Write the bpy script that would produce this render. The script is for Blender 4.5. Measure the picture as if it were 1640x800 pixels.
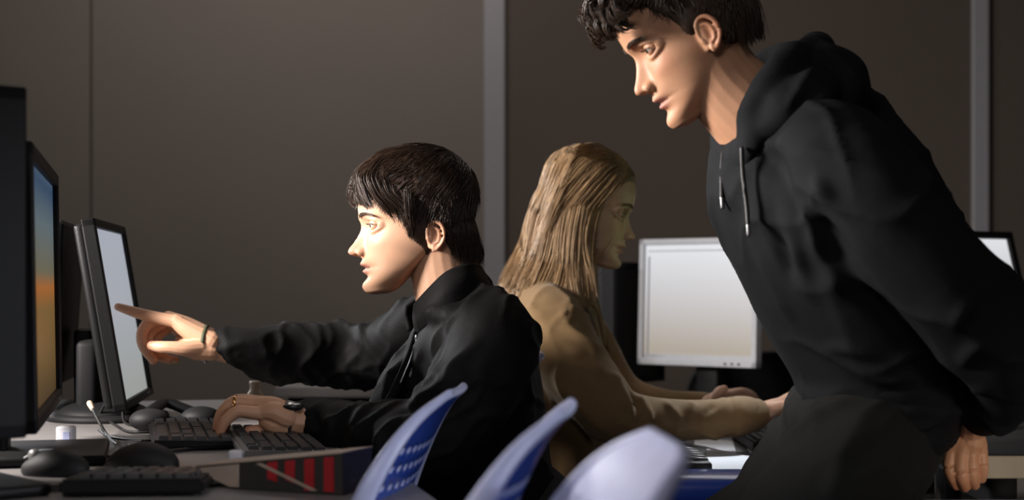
import bpy, bmesh, math, random
import numpy as np
from mathutils import Vector, Matrix, Quaternion, noise
from mathutils.bvhtree import BVHTree
for o in list(bpy.data.objects): bpy.data.objects.remove(o)
S = bpy.context.scene; COL = S.collection
random.seed(7); RNG = np.random.default_rng(7)
PI = math.pi
# ------------------------------------------------------------ camera, world, light
F = 2400.0; HZ = 458.0; CH = 0.98                      # focal in px (1640 wide), horizon row, camera height
cam = bpy.data.cameras.new('camera'); co = bpy.data.objects.new('camera', cam); COL.objects.link(co)
co.location = (0, 0, CH); co.rotation_euler = (PI/2, 0, 0)
cam.sensor_width = 36; cam.lens = F/1640*36; cam.shift_y = (HZ-400)/1640
cam.clip_start = 0.05
cam.dof.use_dof = True; cam.dof.focus_distance = 2.45; cam.dof.aperture_fstop = 3.4
S.camera = co
S.view_settings.view_transform = 'Standard'; S.view_settings.look = 'None'
S.view_settings.gamma = 1; S.view_settings.exposure = 0.0; S.view_settings.use_curve_mapping = False
w = bpy.data.worlds.new('world'); S.world = w; w.use_nodes = True
w.node_tree.nodes['Background'].inputs[0].default_value = (1.0, 0.90, 0.82, 1)
w.node_tree.nodes['Background'].inputs[1].default_value = 0.04
def area(name, loc, target, size, power, color, sy=None, spread=None):
    l = bpy.data.lights.new(name, 'AREA'); l.energy = power; l.color = color; l.size = size
    if sy: l.shape = 'RECTANGLE'; l.size_y = sy
    if spread: l.spread = spread
    o = bpy.data.objects.new(name, l); COL.objects.link(o); o.location = loc
    o.rotation_euler = (Vector(target)-Vector(loc)).to_track_quat('-Z', 'Y').to_euler(); return o
area('added_key', (-1.55, 2.05, 1.47), (0.0, 2.4, 1.02), 0.40, 32, (1.0, 0.93, 0.88), 0.35, PI*0.6)  # added off-frame key for the faces, where screen light is too weak
area('ceiling_lamp', (-0.6, 3.9, 2.9), (-0.4, 5.1, 1.0), 1.6, 19, (1.0, 0.9, 0.82), 0.4)
area('rear_lamp', (-2.2, 4.3, 1.9), (0.1, 2.9, 1.05), 0.4, 10, (0.95, 0.96, 1.0), 0.4, PI*0.45)
area('camera_fill', (-0.5, 0.3, 2.0), (0.2, 1.8, 0.7), 0.5, 2.2, (1.0, 0.95, 0.95), 0.5, PI*0.5)  # added fill from the camera side, no fixture there
area('hand_fill', (1.25, 0.9, 0.80), (0.68, 2.2, 0.70), 0.2, 0.22, (1.0, 0.86, 0.72), 0.2, PI*0.16)  # added low fill for the gripping hand and beige desk edge
area('chair_back_fill', (1.5, 0.9, 1.35), (-0.06, 1.66, 0.74), 0.2, 0.75, (0.9, 0.93, 1.0), 0.2, PI*0.2)  # added narrow fill for the blue chair backs
area('sheet_fill', (0.95, 3.7, 2.0), (0.37, 2.86, 0.65), 0.15, 0.4, (0.9, 0.95, 1.0), 0.15, PI*0.10)  # added spot so the white sheets come out bright
area('face_glow_fill', (0.62, 3.02, 1.05), (0.1, 3.1, 1.08), 0.22, 0.035, (0.7, 1.0, 0.45), 0.2, PI*0.4)  # added greenish light on the woman's face, standing in for screen glow

def P(px, py, D): return Vector(((px-820)/F*D, D, CH-(py-HZ)/F*D))
# ------------------------------------------------------------ materials
def mat(name, col, rough=0.6, metal=0.0, bump=0.0, scale=60, var=0.12, sss=0.0, emit=None, es=1.0, sheen=0.0, attr=None, spec=0.5, coat=0.0):
    m = bpy.data.materials.new(name); m.use_nodes = True; nt = m.node_tree; b = nt.nodes['Principled BSDF']
    b.inputs['Roughness'].default_value = rough; b.inputs['Metallic'].default_value = metal
    b.inputs['Specular IOR Level'].default_value = spec; b.inputs['Coat Weight'].default_value = coat
    tc = nt.nodes.new('ShaderNodeTexCoord'); n = nt.nodes.new('ShaderNodeTexNoise'); n.inputs['Scale'].default_value = scale; n.inputs['Detail'].default_value = 4
    nt.links.new(tc.outputs['Object'], n.inputs['Vector'])
    mx = nt.nodes.new('ShaderNodeMix'); mx.data_type = 'RGBA'; mx.blend_type = 'MULTIPLY'; mx.inputs[0].default_value = 1
    r = nt.nodes.new('ShaderNodeMapRange'); r.inputs['To Min'].default_value = 1-var; r.inputs['To Max'].default_value = 1+var
    nt.links.new(n.outputs['Fac'], r.inputs['Value'])
    if attr:
        a = nt.nodes.new('ShaderNodeAttribute'); a.attribute_name = attr; nt.links.new(a.outputs['Color'], mx.inputs[6])
    else: mx.inputs[6].default_value = (*col, 1)
    nt.links.new(r.outputs[0], mx.inputs[7]); nt.links.new(mx.outputs[2], b.inputs['Base Color'])
    if bump:
        bp = nt.nodes.new('ShaderNodeBump'); bp.inputs['Strength'].default_value = bump; bp.inputs['Distance'].default_value = 0.002
        nt.links.new(n.outputs['Fac'], bp.inputs['Height']); nt.links.new(bp.outputs[0], b.inputs['Normal'])
    if sss: b.inputs['Subsurface Weight'].default_value = sss; b.inputs['Subsurface Radius'].default_value = (0.012, 0.004, 0.002); b.inputs['Subsurface Scale'].default_value = 1
    if sheen: b.inputs['Sheen Weight'].default_value = sheen; b.inputs['Sheen Roughness'].default_value = 0.5
    if emit: b.inputs['Emission Color'].default_value = (*emit, 1); b.inputs['Emission Strength'].default_value = es
    return m
M = {}
M['skin'] = mat('skin', (1,1,1), 0.48, bump=0.12, scale=500, var=0.06, sss=0.12, attr='tint', spec=0.45)
M['black_cloth'] = mat('black_jacket_cloth', (0.0055, 0.0055, 0.0058), 0.66, bump=0.3, scale=400, sheen=0.0, spec=0.13)
M['hoodie'] = mat('black_hoodie_fleece', (0.0075, 0.0082, 0.0096), 0.8, bump=0.4, scale=600, sheen=0.0, spec=0.13)
M['sweat'] = mat('dark_grey_sweatpants', (0.015, 0.0155, 0.0148), 0.9, bump=0.4, scale=500, spec=0.15)
M['tan'] = mat('tan_cotton', (0.20, 0.125, 0.058), 0.85, bump=0.3, scale=350, sheen=0.1, spec=0.25)
M['denim'] = mat('black_denim', (0.012, 0.013, 0.016), 0.9, bump=0.3, scale=500)
M['shoe'] = mat('shoe_rubber', (0.05, 0.05, 0.05), 0.6)
M['hair_dark'] = mat('dark_brown_hair', (0.045, 0.026, 0.017), 0.36, scale=30, var=0.4, spec=0.6)
M['hair_brown'] = mat('brown_hair', (0.050, 0.029, 0.018), 0.42, scale=30, var=0.4, spec=0.5)
M['hair_blonde'] = mat('blonde_hair', (0.36, 0.23, 0.12), 0.42, scale=40, var=0.45, spec=0.5)
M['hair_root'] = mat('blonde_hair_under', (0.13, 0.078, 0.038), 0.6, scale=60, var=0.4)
M['eye_white'] = mat('eye_white', (0.7, 0.66, 0.62), 0.15, var=0.03)
M['iris'] = mat('iris', (0.09, 0.06, 0.035), 0.1, var=0.3, scale=800)
M['pupil'] = mat('pupil', (0.003, 0.003, 0.003), 0.08)
M['plastic'] = mat('black_plastic', (0.0055, 0.0055, 0.006), 0.5, spec=0.25, bump=0.1, scale=300)
M['matte'] = mat('matte_black_plastic', (0.009, 0.009, 0.010), 0.62, spec=0.3)
M['plastic_gloss'] = mat('glossy_black_plastic', (0.010, 0.010, 0.012), 0.18)
M['bezel'] = mat('silver_bezel_plastic', (0.42, 0.43, 0.46), 0.4)
M['silver'] = mat('silver_metal', (0.55, 0.56, 0.58), 0.3, metal=1.0)
M['gold'] = mat('gold_metal', (0.75, 0.45, 0.2), 0.25, metal=1.0)
M['olive'] = mat('olive_cord', (0.06, 0.065, 0.03), 0.7)
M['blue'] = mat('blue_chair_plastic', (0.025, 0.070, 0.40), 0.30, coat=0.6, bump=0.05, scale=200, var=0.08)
M['blue_rim'] = mat('pale_blue_lit_rim', (0.40, 0.43, 0.64), 0.4, scale=40, var=0.12)  # pale tone paints light onto the chair rims; plain pale plastic elsewhere
M['chrome'] = mat('chair_leg_chrome', (0.5, 0.5, 0.52), 0.25, metal=1.0)
M['blackchair'] = mat('black_chair_plastic', (0.012, 0.012, 0.013), 0.6)
M['desk'] = mat('grey_laminate', (0.20, 0.185, 0.18), 0.42, bump=0.05, scale=25, var=0.08)
M['desk_edge'] = mat('beige_desk_edge', (0.36, 0.31, 0.24), 0.6, scale=30)
M['desk_pale'] = mat('pale_grey_laminate', (0.05, 0.05, 0.052), 0.55, scale=25, var=0.08)
M['frame'] = mat('dark_steel', (0.03, 0.03, 0.032), 0.45, metal=0.5)
M['key'] = mat('black_key', (0.014, 0.014, 0.016), 0.4)
M['kb_grey'] = mat('grey_keyboard_shell', (0.16, 0.155, 0.15), 0.4)
M['paper'] = mat('white_paper', (0.75, 0.77, 0.82), 0.8, var=0.03)
M['white'] = mat('white_plastic', (0.6, 0.6, 0.64), 0.4)
M['cable'] = mat('black_cable', (0.012, 0.012, 0.012), 0.5)
M['beige'] = mat('beige_plastic', (0.45, 0.36, 0.27), 0.5)
M['card_dark'] = mat('dark_card', (0.035, 0.03, 0.028), 0.6)
M['card_red'] = mat('red_card', (0.42, 0.015, 0.02), 0.5)
M['card_beige'] = mat('beige_card', (0.42, 0.33, 0.26), 0.6)
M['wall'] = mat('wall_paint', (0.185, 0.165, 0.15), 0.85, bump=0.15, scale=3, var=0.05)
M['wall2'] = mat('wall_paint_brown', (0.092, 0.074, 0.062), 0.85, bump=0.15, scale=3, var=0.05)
M['strip'] = mat('grey_metal_strip', (0.30, 0.30, 0.33), 0.4, var=0.05)
M['floor'] = mat('grey_lino', (0.05, 0.05, 0.055), 0.6, scale=8)
M['lips'] = M['skin']
def screen_mat(name, stops, strength, axis='Z', lo=-0.15, hi=0.15, line=None):
    m = bpy.data.materials.new(name); m.use_nodes = True; nt = m.node_tree; b = nt.nodes['Principled BSDF']
    b.inputs['Base Color'].default_value = (0.01, 0.01, 0.012, 1); b.inputs['Roughness'].default_value = 0.35
    tc = nt.nodes.new('ShaderNodeTexCoord'); sp = nt.nodes.new('ShaderNodeSeparateXYZ'); nt.links.new(tc.outputs['Object'], sp.inputs[0])
    r = nt.nodes.new('ShaderNodeMapRange'); r.inputs['From Min'].default_value = lo; r.inputs['From Max'].default_value = hi
    nt.links.new(sp.outputs[axis], r.inputs['Value']); cr = nt.nodes.new('ShaderNodeValToRGB')
    cr.color_ramp.elements[0].position = stops[0][0]; cr.color_ramp.elements[0].color = (*stops[0][1], 1)
    cr.color_ramp.elements[1].position = stops[-1][0]; cr.color_ramp.elements[1].color = (*stops[-1][1], 1)
    for p, c in stops[1:-1]:
        e = cr.color_ramp.elements.new(p); e.color = (*c, 1)
    nt.links.new(r.outputs[0], cr.inputs[0]); nt.links.new(cr.outputs[0], b.inputs['Emission Color']); b.inputs['Emission Strength'].default_value = strength
    return m
M['scr_a'] = screen_mat('screen_document', [(0, (0.36, 0.38, 0.36)), (0.5, (0.42, 0.44, 0.48)), (1, (0.42, 0.45, 0.52))], 0.85)
M['scr_b'] = screen_mat('screen_wallpaper', [(0, (0.10, 0.06, 0.03)), (0.2, (0.32, 0.19, 0.06)), (0.42, (0.45, 0.25, 0.07)), (0.5, (0.9, 0.3, 0.06)), (0.56, (0.35, 0.32, 0.2)), (0.75, (0.25, 0.35, 0.4)), (0.9, (0.06, 0.15, 0.3)), (1, (0.25, 0.35, 0.45))], 0.35, lo=-0.19, hi=0.19)
M['scr_g'] = screen_mat('screen_white_window', [(0, (0.42, 0.40, 0.47)), (0.045, (0.46, 0.40, 0.34)), (0.06, (0.43, 0.37, 0.30)), (0.5, (0.60, 0.58, 0.58)), (1, (0.80, 0.82, 0.86))], 0.9)
M['scr_line'] = mat('screen_window_edge', (0.05, 0.05, 0.06), 0.5, emit=(0.2, 0.2, 0.24), es=0.6)

# ------------------------------------------------------------ mesh helpers
def wm(o):
    m = Matrix.LocRotScale(o.location, o.rotation_euler, o.scale)
    return m if o.parent is None else wm(o.parent) @ o.matrix_parent_inverse @ m
def link(name, V, Fc, m=None, parent=None, smooth=True, tint=None, loc=None, local=False):
    me = bpy.data.meshes.new(name); me.from_pydata([tuple(map(float, v)) for v in V], [], [tuple(map(int, f)) for f in Fc]); me.update()
    if smooth: me.polygons.foreach_set('use_smooth', [True]*len(me.polygons))
    o = bpy.data.objects.new(name, me); COL.objects.link(o)
    if m is not None:
        for q in (m if isinstance(m, (list, tuple)) else [m]): me.materials.append(q)
    if tint is not None:
        a = me.color_attributes.new('tint', 'FLOAT_COLOR', 'POINT'); a.data.foreach_set('color', np.asarray(tint, float).ravel())
    if parent is not None:
        o.parent = parent
        if not local: o.matrix_parent_inverse = wm(parent).inverted()
    if loc is not None: o.location = loc
    return o
def thing(name, label, cat, loc=(0,0,0), rz=0, group=None):
    o = bpy.data.objects.new(name, None); COL.objects.link(o); o.location = loc; o.rotation_euler = (0, 0, rz); o.empty_display_size = 0.1
    return tag(o, label, cat, group)
def tag(o, label, cat, group=None):
    o['label'] = label; o['category'] = cat
    if group: o['group'] = group
    return o
def struct(o): o['kind'] = 'structure'; return o
def join(gs):
    V = []; Fc = []; n = 0
    for v, f in gs:
        V.append(np.asarray(v, float)); Fc += [tuple(int(i)+n for i in q) for q in f]; n += len(v)
    return np.vstack(V), Fc
def ell(c, r, rot=None, nu=20, nv=14):
    V = [(0,0,1)]; 
    for i in range(1, nv):
        t = PI*i/nv
        for j in range(nu): a = 2*PI*j/nu; V.append((math.sin(t)*math.cos(a), math.sin(t)*math.sin(a), math.cos(t)))
    V.append((0,0,-1)); Fc = []
    for j in range(nu): Fc.append((0, 1+j, 1+(j+1)%nu))
    for i in range(nv-2):
        for j in range(nu):
            a = 1+i*nu+j; b = 1+i*nu+(j+1)%nu; Fc.append((a, a+nu, b+nu, b))
    L = len(V)-1; k = 1+(nv-2)*nu
    for j in range(nu): Fc.append((L, k+(j+1)%nu, k+j))
    V = np.array(V)*np.array(r if hasattr(r, '__len__') else (r,r,r))
    if rot is not None: V = V @ np.array(rot.to_3x3() if hasattr(rot, 'to_3x3') else rot).T
    return V+np.array(c), Fc
def cr_spline(pts, k):
    pts = np.asarray(pts, float)
    if len(pts) < 3: 
        t = np.linspace(0, 1, k+1)[:, None]; return pts[0]*(1-t)+pts[1]*t
    p = np.vstack([2*pts[0]-pts[1], pts, 2*pts[-1]-pts[-2]]); out = []
    for i in range(1, len(p)-2):
        for j in range(k):
            t = j/k; out.append(0.5*((2*p[i])+(-p[i-1]+p[i+1])*t+(2*p[i-1]-5*p[i]+4*p[i+1]-p[i+2])*t*t+(-p[i-1]+3*p[i]-3*p[i+1]+p[i+2])*t**3))
    out.append(p[-2]); return np.array(out)
def tube(pts, rad, n=16, k=5, up=(0,0,1), caps=True, closed=False):
    """loft along pts; rad = list of r or (a,b): a along side = t x up, b along up"""
    R = np.array([(r, r) if not hasattr(r, '__len__') else r for r in (rad if hasattr(rad, '__len__') else [rad]*len(pts))], float)
    pts = np.array([tuple(p) for p in pts], float)
    if closed:
        pts = np.vstack([pts, pts[:1]]); R = np.vstack([R, R[:1]])
    Q = cr_spline(np.hstack([pts, R]), k); C = Q[:, :3]; R = np.maximum(Q[:, 3:], 1e-4)
    T = np.gradient(C, axis=0)
    if closed: T[0] = T[-1] = (C[1]-C[-2]); C = C[:-1]; R = R[:-1]; T = T[:-1]
    T /= np.linalg.norm(T, axis=1)[:, None]+1e-12
    u = np.array(up, float); rings = []; cen = []
    if caps and not closed:
        c0, c1 = C[0], C[-1]; r0, r1 = R[0].min(), R[-1].min()
        pre = [(c0-T[0]*r0*math.sin(a), R[0]*math.cos(a), T[0]) for a in (1.25, 0.8, 0.4)]
        post = [(c1+T[-1]*r1*math.sin(a), R[-1]*math.cos(a), T[-1]) for a in (0.4, 0.8, 1.25)]
    else: pre = post = []
    seq = pre+[(C[i], R[i], T[i]) for i in range(len(C))]+post
    prev = None
    for c, r, t in seq:
        s = np.cross(t, u); ns = np.linalg.norm(s)
        if ns < 0.15 and prev is not None: s = prev-t*np.dot(prev, t); ns = np.linalg.norm(s)
        if ns < 1e-6: s = np.cross(t, (1, 0, 0)); ns = np.linalg.norm(s)
        s = s/ns; prev = s; v = np.cross(s, t)
        a = np.arange(n)*2*PI/n
        rings.append(c+np.outer(np.cos(a)*r[0], s)+np.outer(np.sin(a)*r[1], v))
    V = np.vstack(rings); m = len(rings); Fc = []
    for i in range(m if closed else m-1):
        for j in range(n):
            a = i*n+j; b = i*n+(j+1)%n; c = ((i+1)%m)*n+j; d = ((i+1)%m)*n+(j+1)%n; Fc.append((a, b, d, c))
    if not closed: Fc.append(tuple(range(n-1, -1, -1))); Fc.append(tuple((m-1)*n+j for j in range(n)))
    return V, Fc
def box(c, s, rz=0, taper=1.0):
    x, y, z = s[0]/2, s[1]/2, s[2]/2; V = []
    for k, q in ((-1, 1), (1, taper)):
        for i, j in ((-1,-1), (1,-1), (1,1), (-1,1)): V.append((i*x*q, j*y*q, k*z))
    V = np.array(V); cs, sn = math.cos(rz), math.sin(rz); V[:, :2] = V[:, :2] @ np.array(((cs, sn), (-sn, cs)))
    return V+np.array(c), [(3,2,1,0), (4,5,6,7), (0,1,5,4), (1,2,6,5), (2,3,7,6), (3,0,4,7)]
def rbox(c, s, rad=0.006, seg=3, rot=None):
    bm = bmesh.new(); bmesh.ops.create_cube(bm, size=1); bmesh.ops.scale(bm, vec=s, verts=bm.verts)
    bmesh.ops.bevel(bm, geom=list(bm.edges), offset=rad, segments=seg, profile=0.5, affect='EDGES')
    if rot is not None: bmesh.ops.rotate(bm, cent=(0,0,0), matrix=rot, verts=bm.verts)
    V = np.array([v.co[:] for v in bm.verts])+np.array(c); Fc = [tuple(v.index for v in f.verts) for f in bm.faces]; bm.free(); return V, Fc
def cyl(c, r, h, n=24, r2=None):
    a = np.arange(n)*2*PI/n; r2 = r if r2 is None else r2
    V = np.vstack([np.c_[np.cos(a)*r, np.sin(a)*r, np.zeros(n)], np.c_[np.cos(a)*r2, np.sin(a)*r2, np.ones(n)*h]])+np.array(c)
    return V, [(j, (j+1)%n, n+(j+1)%n, n+j) for j in range(n)]+[tuple(range(n-1, -1, -1)), tuple(range(n, 2*n))]
def remesh(gs, voxel, smooth=4, fac=0.5):
    V, Fc = join(gs); me = bpy.data.meshes.new('t'); me.from_pydata(V.tolist(), [], Fc); me.update()
    o = bpy.data.objects.new('t', me); COL.objects.link(o)
    r = o.modifiers.new('r', 'REMESH'); r.mode = 'VOXEL'; r.voxel_size = voxel; r.adaptivity = 0
    if smooth: s = o.modifiers.new('s', 'SMOOTH'); s.factor = fac; s.iterations = smooth
    dg = bpy.context.evaluated_depsgraph_get(); dg.update(); e = o.evaluated_get(dg); m2 = bpy.data.meshes.new_from_object(e)
    n = len(m2.vertices); V = np.empty(n*3); m2.vertices.foreach_get('co', V); V = V.reshape(-1, 3)
    N = np.empty(n*3); m2.vertices.foreach_get('normal', N); N = N.reshape(-1, 3)
    L = np.empty(len(m2.loops), int); m2.loops.foreach_get('vertex_index', L); Fc = []
    st = np.empty(len(m2.polygons), int); m2.polygons.foreach_get('loop_start', st); tt = np.empty(len(m2.polygons), int); m2.polygons.foreach_get('loop_total', tt)
    L = L.tolist(); Fc = [tuple(L[a:a+b]) for a, b in zip(st.tolist(), tt.tolist())]
    bpy.data.objects.remove(o); bpy.data.meshes.remove(me); bpy.data.meshes.remove(m2)
    return V, Fc, N
def seg_d(V, a, b):
    a = np.array(a, float); b = np.array(b, float); ab = b-a; t = np.clip(((V-a)@ab)/(ab@ab+1e-12), 0, 1)
    return np.linalg.norm(V-(a+t[:, None]*ab), axis=1), t
def folds(V, N, lst):
    """each fold: (polyline points, width, height); raises (or sinks) cloth along it, fading at its ends"""
    D = np.zeros(len(V))
    for pts, wd, h in lst:
        pts = cr_spline([tuple(p) for p in pts], 3); n = len(pts)-1; best = np.full(len(V), 1e9); bt = np.zeros(len(V))
        for i in range(n):
            d, t = seg_d(V, pts[i], pts[i+1]); k = d < best; best[k] = d[k]; bt[k] = (i+t[k])/n
        D += h*np.exp(-(best/wd)**2)*np.clip(np.minimum(bt, 1-bt)*5+0.15, 0, 1)
    return V+N*D[:, None]
def wob(V, N, amp, freq, seed=0, sq=(1,1,1)):
    r = np.random.default_rng(seed); D = np.zeros(len(V)); X = V*np.array(sq)
    W = X+0.25/freq*np.sin(X[:, [1,2,0]]*freq*1.7+r.uniform(0, 6, 3))
    for i in range(10):
        k = r.normal(size=3); k *= freq*r.uniform(0.6, 2.2)/np.linalg.norm(k); D += np.sin(W@k+r.uniform(0, 6))/(10**0.5)
    return V+N*(amp*D)[:, None]
def ridge(V, N, amp, freq, seed=0, sq=(1,1,1), pw=3.0):
    """cloth wrinkles: sharp ridges of warped sine sheets, strong in some places and absent in others"""
    r = np.random.default_rng(seed); X = V*np.array(sq); D = np.zeros(len(V))
    for i in range(6):
        W = X+0.9/freq*np.sin(X[:, [1,2,0]]*freq*.8+r.uniform(0, 6, 3))+.4/freq*np.sin(X[:, [2,0,1]]*freq*1.9+r.uniform(0, 6, 3))
        k = r.normal(size=3); k *= freq*r.uniform(.6, 1.3)/np.linalg.norm(k); m = np.clip(np.sin(X@(r.normal(size=3)*freq*.25)+r.uniform(0, 6))*1.3+.1, 0, 1)
        D += (1-np.abs(np.sin(W@k+r.uniform(0, 6))))**pw*m
    return V+N*(amp*(D-.35))[:, None]
def T4(V, Mx):
    A = np.array(Mx); return V@A[:3, :3].T+A[:3, 3]
def csp(xs, ys, x):
    xs = np.array(xs, float); ys = np.array(ys, float); m = np.gradient(ys, xs); i = np.clip(np.searchsorted(xs, x)-1, 0, len(xs)-2)
    h = xs[i+1]-xs[i]; t = np.clip((x-xs[i])/h, 0, 1)
    return (2*t**3-3*t**2+1)*ys[i]+(t**3-2*t**2+t)*h*m[i]+(-2*t**3+3*t**2)*ys[i+1]+(t**3-t**2)*h*m[i+1]
# ------------------------------------------------------------ heads.  local: +x face, +y its left, +z up, origin between the ears at eye height
HT = np.array([
 (-.1205,.086,.062,.010),(-.117,.0955,.050,.021),(-.108,.101,.036,.031),(-.098,.1000,.024,.041),(-.085,.0955,.010,.050),(-.070,.0955,-.014,.056),
 (-.055,.0975,-.038,.060),(-.040,.0955,-.060,.064),(-.020,.0905,-.078,.068),(0,.0885,-.090,.071),(.015,.0955,-.096,.073),(.030,.0990,-.099,.074),
 (.050,.0970,-.099,.075),(.070,.0890,-.094,.074),(.090,.0720,-.081,.068),(.105,.0500,-.062,.056),(.115,.0270,-.040,.038),(.1215,.0020,-.016,.014)])
def head_loft(grow=None, jaw=1.0, nose=1.0, nr=110, nc=128):
    z = np.linspace(-.1205, .1215, nr); xf = csp(HT[:,0], HT[:,1], z); xb = csp(HT[:,0], HT[:,2], z); b = csp(HT[:,0], HT[:,3], z)
    b = b*np.where(z < -.03, jaw+(1-jaw)*np.clip((z+.1)/.07, 0, 1), 1)
    th = np.linspace(0, 2*PI, nc, endpoint=False); th = th-0.35*np.sin(th)
    Z = np.repeat(z[:, None], nc, 1); TH = np.repeat(th[None], nr, 0); c, s = np.cos(TH), np.sin(TH)
    cx = (xf*0.30+xb*0.70)[:, None]*np.ones(nc); cx = np.where(Z > .06, ((xf+xb)/2)[:, None]*np.clip((Z-.06)/.05, 0, 1)+cx*(1-np.clip((Z-.06)/.05, 0, 1)), cx)
    af = xf[:, None]-cx; ab = cx-xb[:, None]; p = 0.90
    X = cx+np.where(c > 0, af*np.abs(c)**p, -ab*np.abs(c)); Y = b[:, None]*np.sign(s)*np.abs(s)**np.where(c > 0, .92, 1)
    if grow is None:
        fr = np.clip(c*3, 0, 1)
        g = lambda y0, z0, sy, sz: np.exp(-((np.abs(Y)-y0)/sy)**2-((Z-z0)/sz)**2)
        N = csp([-.062,-.056,-.0525,-.049,-.044,-.038,-.028,-.014,0,.010,.022], [0,.0005,.006,.0195,.0280,.0285,.0220,.0140,.0085,.0045,0], Z)*nose
        N = np.where((Z < -.062)|(Z > .022), 0, N); sg = csp([-.06,-.045,-.03,-.01,.01,.03], [.010,.0125,.0095,.0080,.009,.012], Z)
        d = N*np.exp(-(np.abs(Y)/sg)**2.4)
        d += -.0080*g(.029, -.001, .0120, .0120)+.0030*g(.030, .017, .020, .007)+.0020*g(0, .018, .02, .010)
        d += .0030*g(.043, -.030, .016, .014)-.0020*g(.040, -.058, .012, .018)
        d += .0090*g(0, -.0655, .019, .0062)-.0060*g(0, -.0722, .024, .0022)+.0082*g(0, -.0785, .016, .0052)-.0030*g(0, -.0885, .018, .006)+.0050*g(0, -.104, .017, .011)
        d += .0030*g(0, -.058, .022, .008)-.0022*g(0, -.059, .004, .005)
        X = X+d*fr
    else:
        t = grow(TH, Z, X, Y); global LAST_T; LAST_T = t.ravel(); n = np.stack([(X-0.0)/.0095, Y/.0055, (Z-.01)/.0115], -1); n /= np.linalg.norm(n, axis=2)[..., None]
        X = X+n[..., 0]*t; Y = Y+n[..., 1]*t; Z = Z+n[..., 2]*t
    V = np.stack([X, Y, Z], -1).reshape(-1, 3); Fc = [(i*nc+j, i*nc+(j+1)%nc, (i+1)*nc+(j+1)%nc, (i+1)*nc+j) for i in range(nr-1) for j in range(nc)]
    Fc += [tuple(range(nc-1, -1, -1)), tuple((nr-1)*nc+j for j in range(nc))]
    return V, Fc
def ear(side, pos, sc=1.0):
    """ear: helix, antihelix, concha wall, tragus, lobe; plane x-z flaring outward to the back"""
    def q(x, z, y=0.0): x *= sc; z *= sc; return (pos[0]+x, side*(pos[1]+y-x*0.50), pos[2]+z)
    g = [tube([q(.010,-.004), q(.008,.012), q(.004,.024), q(-.006,.0305), q(-.017,.026), q(-.0235,.012), q(-.0225,-.006), q(-.015,-.018), q(-.006,-.026)], [.0022,.0030,.0034,.0036,.0036,.0034,.0030,.0030,.0040], 10, 5),
         tube([q(-.003,.020), q(-.012,.014), q(-.0145,.002), q(-.011,-.010), q(-.003,-.014)], [.0020,.0028,.0032,.0030,.0026], 10, 5),
         tube([q(.009,.002), q(.0075,-.006), q(.004,-.012)], [.0024,.0036,.0026], 10, 4),
         ell(q(-.001,-.024), (.0065*sc, .0038, .0085*sc)),
         tube([q(-.004,.026,-.0035), q(-.010,.008,-.005), q(-.008,-.010,-.0045), q(-.002,-.022,-.002)], [(.0025,.008),(.0028,.012),(.0028,.010),(.0025,.006)], 12, 5, up=(1,0,0)),
         tube([q(.004,.018,-.008), q(.0,.0,-.012), q(.002,-.018,-.008)], [.006,.011,.007], 12, 4)]
    return g
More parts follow.
